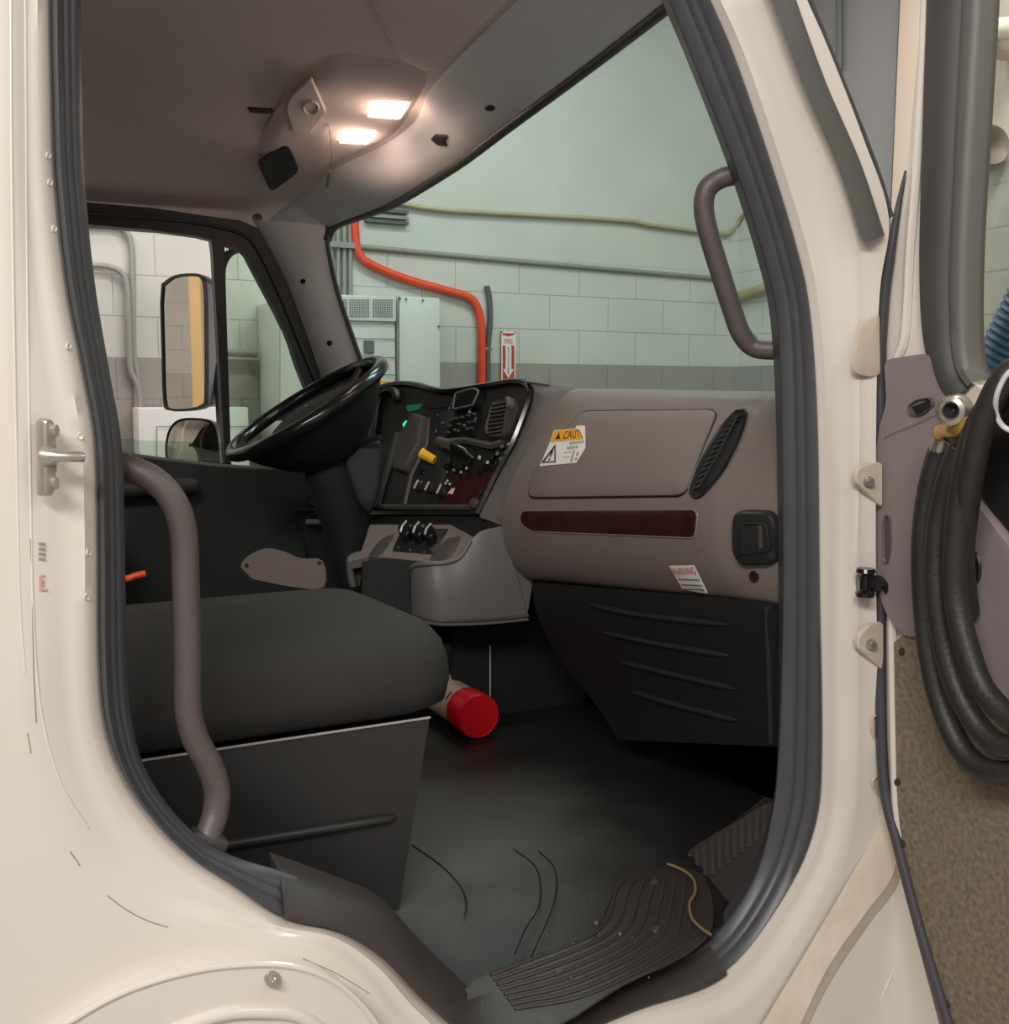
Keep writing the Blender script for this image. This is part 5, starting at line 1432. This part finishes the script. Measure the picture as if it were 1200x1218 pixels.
fo = obj('ferrule', ft, 'metal', hs, 'crimped steel ferrule')
obj('elbow', B().tube(cr([P(1120, 515, 'X', XD - .085), P(1126, 511, 'X', XD - .10), P(1140, 509, 'X', XD - .12), P(1152, 496, 'X', XD - .125)], 4), [0.013, 0.014, 0.015, 0.014, 0.013, 0.013, 0.014, 0.014, 0.014, 0.013, 0.012, 0.012, 0.010], 12), 'brass', fo, 'brass elbow')
ec_ = P(1135, 488, 'X', XD - .125)
vdir = (P(1126, 490, 'X', XD - .16) - P(1146, 486, 'X', XD - .10)).normalized()
obj('fitting_eye', B().lathe(ec_, vdir, [(0.011, 0.016), (0.014, 0.020), (0.020, 0.018), (0.022, 0.010), (0.022, -0.012), (0.018, -0.018), (0.011, -0.018), (0.011, 0.016)], 24), 'metal', fo, 'chrome fitting eye')
obj('fitting_bore', B().lathe(ec_, vdir, [(0.011, 0.012), (0.001, 0.004)], 20), 'void', fo)
tie = cr([P(x, y, 'X', XD - d) for x, y, d in ((1203, 441, .165), (1193, 452, .168), (1185, 472, .165), (1185, 492, .15), (1192, 506, .14), (1205, 512, .13), (1216, 500, .10), (1218, 460, .11), (1212, 442, .14))], 5, True)
zt_ = obj('zip_tie', B().tube(tie, 0.0035, 8, True), 'tie', hs, 'white zip tie round the hose')
t2 = cr([P(x, y, 'X', XD - d) for x, y, d in ((1113, 513, .085), (1122, 521, .10), (1130, 528, .115), (1144, 538, .13), (1158, 540, .13))], 5)
obj('black_tie', B().tube(t2, 0.0025, 6), 'black_gloss', hs)
hk = B().tube(cr([P(1158, 540, 'X', XD - .12), P(1154, 555, 'X', XD - .11), P(1149, 572, 'X', XD - .10)], 4), 0.0025, 6)
obj('tie_tail', hk, 'metal', hs)

# ================================================================== light
def area(name, loc, tgt, size, power, col=(1, 1, 1), sy=None):
    l = bpy.data.lights.new(name, 'AREA')
    l.energy = power; l.color = col; l.shape = 'RECTANGLE'; l.size = size; l.size_y = sy or size
    o = bpy.data.objects.new(name, l); COL.objects.link(o)
    o.location = loc
    o.rotation_euler = (Vector(tgt) - Vector(loc)).to_track_quat('-Z', 'Y').to_euler()
    return o


area('unseen_garage_light', (1.4, 2.3, 4.4), (1.4, 2.8, 0), 2.6, 62, (1.0, 0.99, 0.94), 0.4)
area('unseen_garage_light', (-1.6, 3.2, 4.5), (-1.6, 3.3, 0), 2.0, 66, (1.0, 0.95, 0.91), 0.4)
area('unseen_garage_light', (3.3, 1.2, 4.5), (3.3, 1.2, 0), 2.2, 80, (1.0, 0.97, 0.92), 0.4)
area('unseen_garage_light', (-1.5, -2.4, 3.6), (0.2, 0.2, 1.3), 2.2, 124, (1.0, 0.965, 0.93), 0.5)  # added fill lamp behind the camera, no tube fitting there
area('unseen_garage_light', (2.6, -2.4, 4.2), (1.2, 0, 1.2), 1.6, 34, (1.0, 0.94, 0.88), 0.4)  # second added fill, an unseen lamp on the right
for p in ((462, 121), (426, 153)):
    l = bpy.data.lights.new('dome_lamp', 'POINT'); l.energy = 0.45; l.color = (1.0, 0.74, 0.60); l.shadow_soft_size = 0.03
    o = bpy.data.objects.new('dome_lamp', l); COL.objects.link(o); o.location = sC(p[0], p[1], 0.045)
w = bpy.data.worlds.new('garage_air'); SC.world = w; w.use_nodes = True
w.node_tree.nodes['Background'].inputs[0].default_value = lin((196, 190, 184))
w.node_tree.nodes['Background'].inputs[1].default_value = 0.75
SC.view_settings.view_transform = 'Standard'
SC.view_settings.look = 'None'
SC.view_settings.exposure = 0.0
SC.cycles.use_denoising = True
SC.cycles.max_bounces = 8
SC.cycles.transparent_max_bounces = 12
SC.cycles.sample_clamp_indirect = 4.0
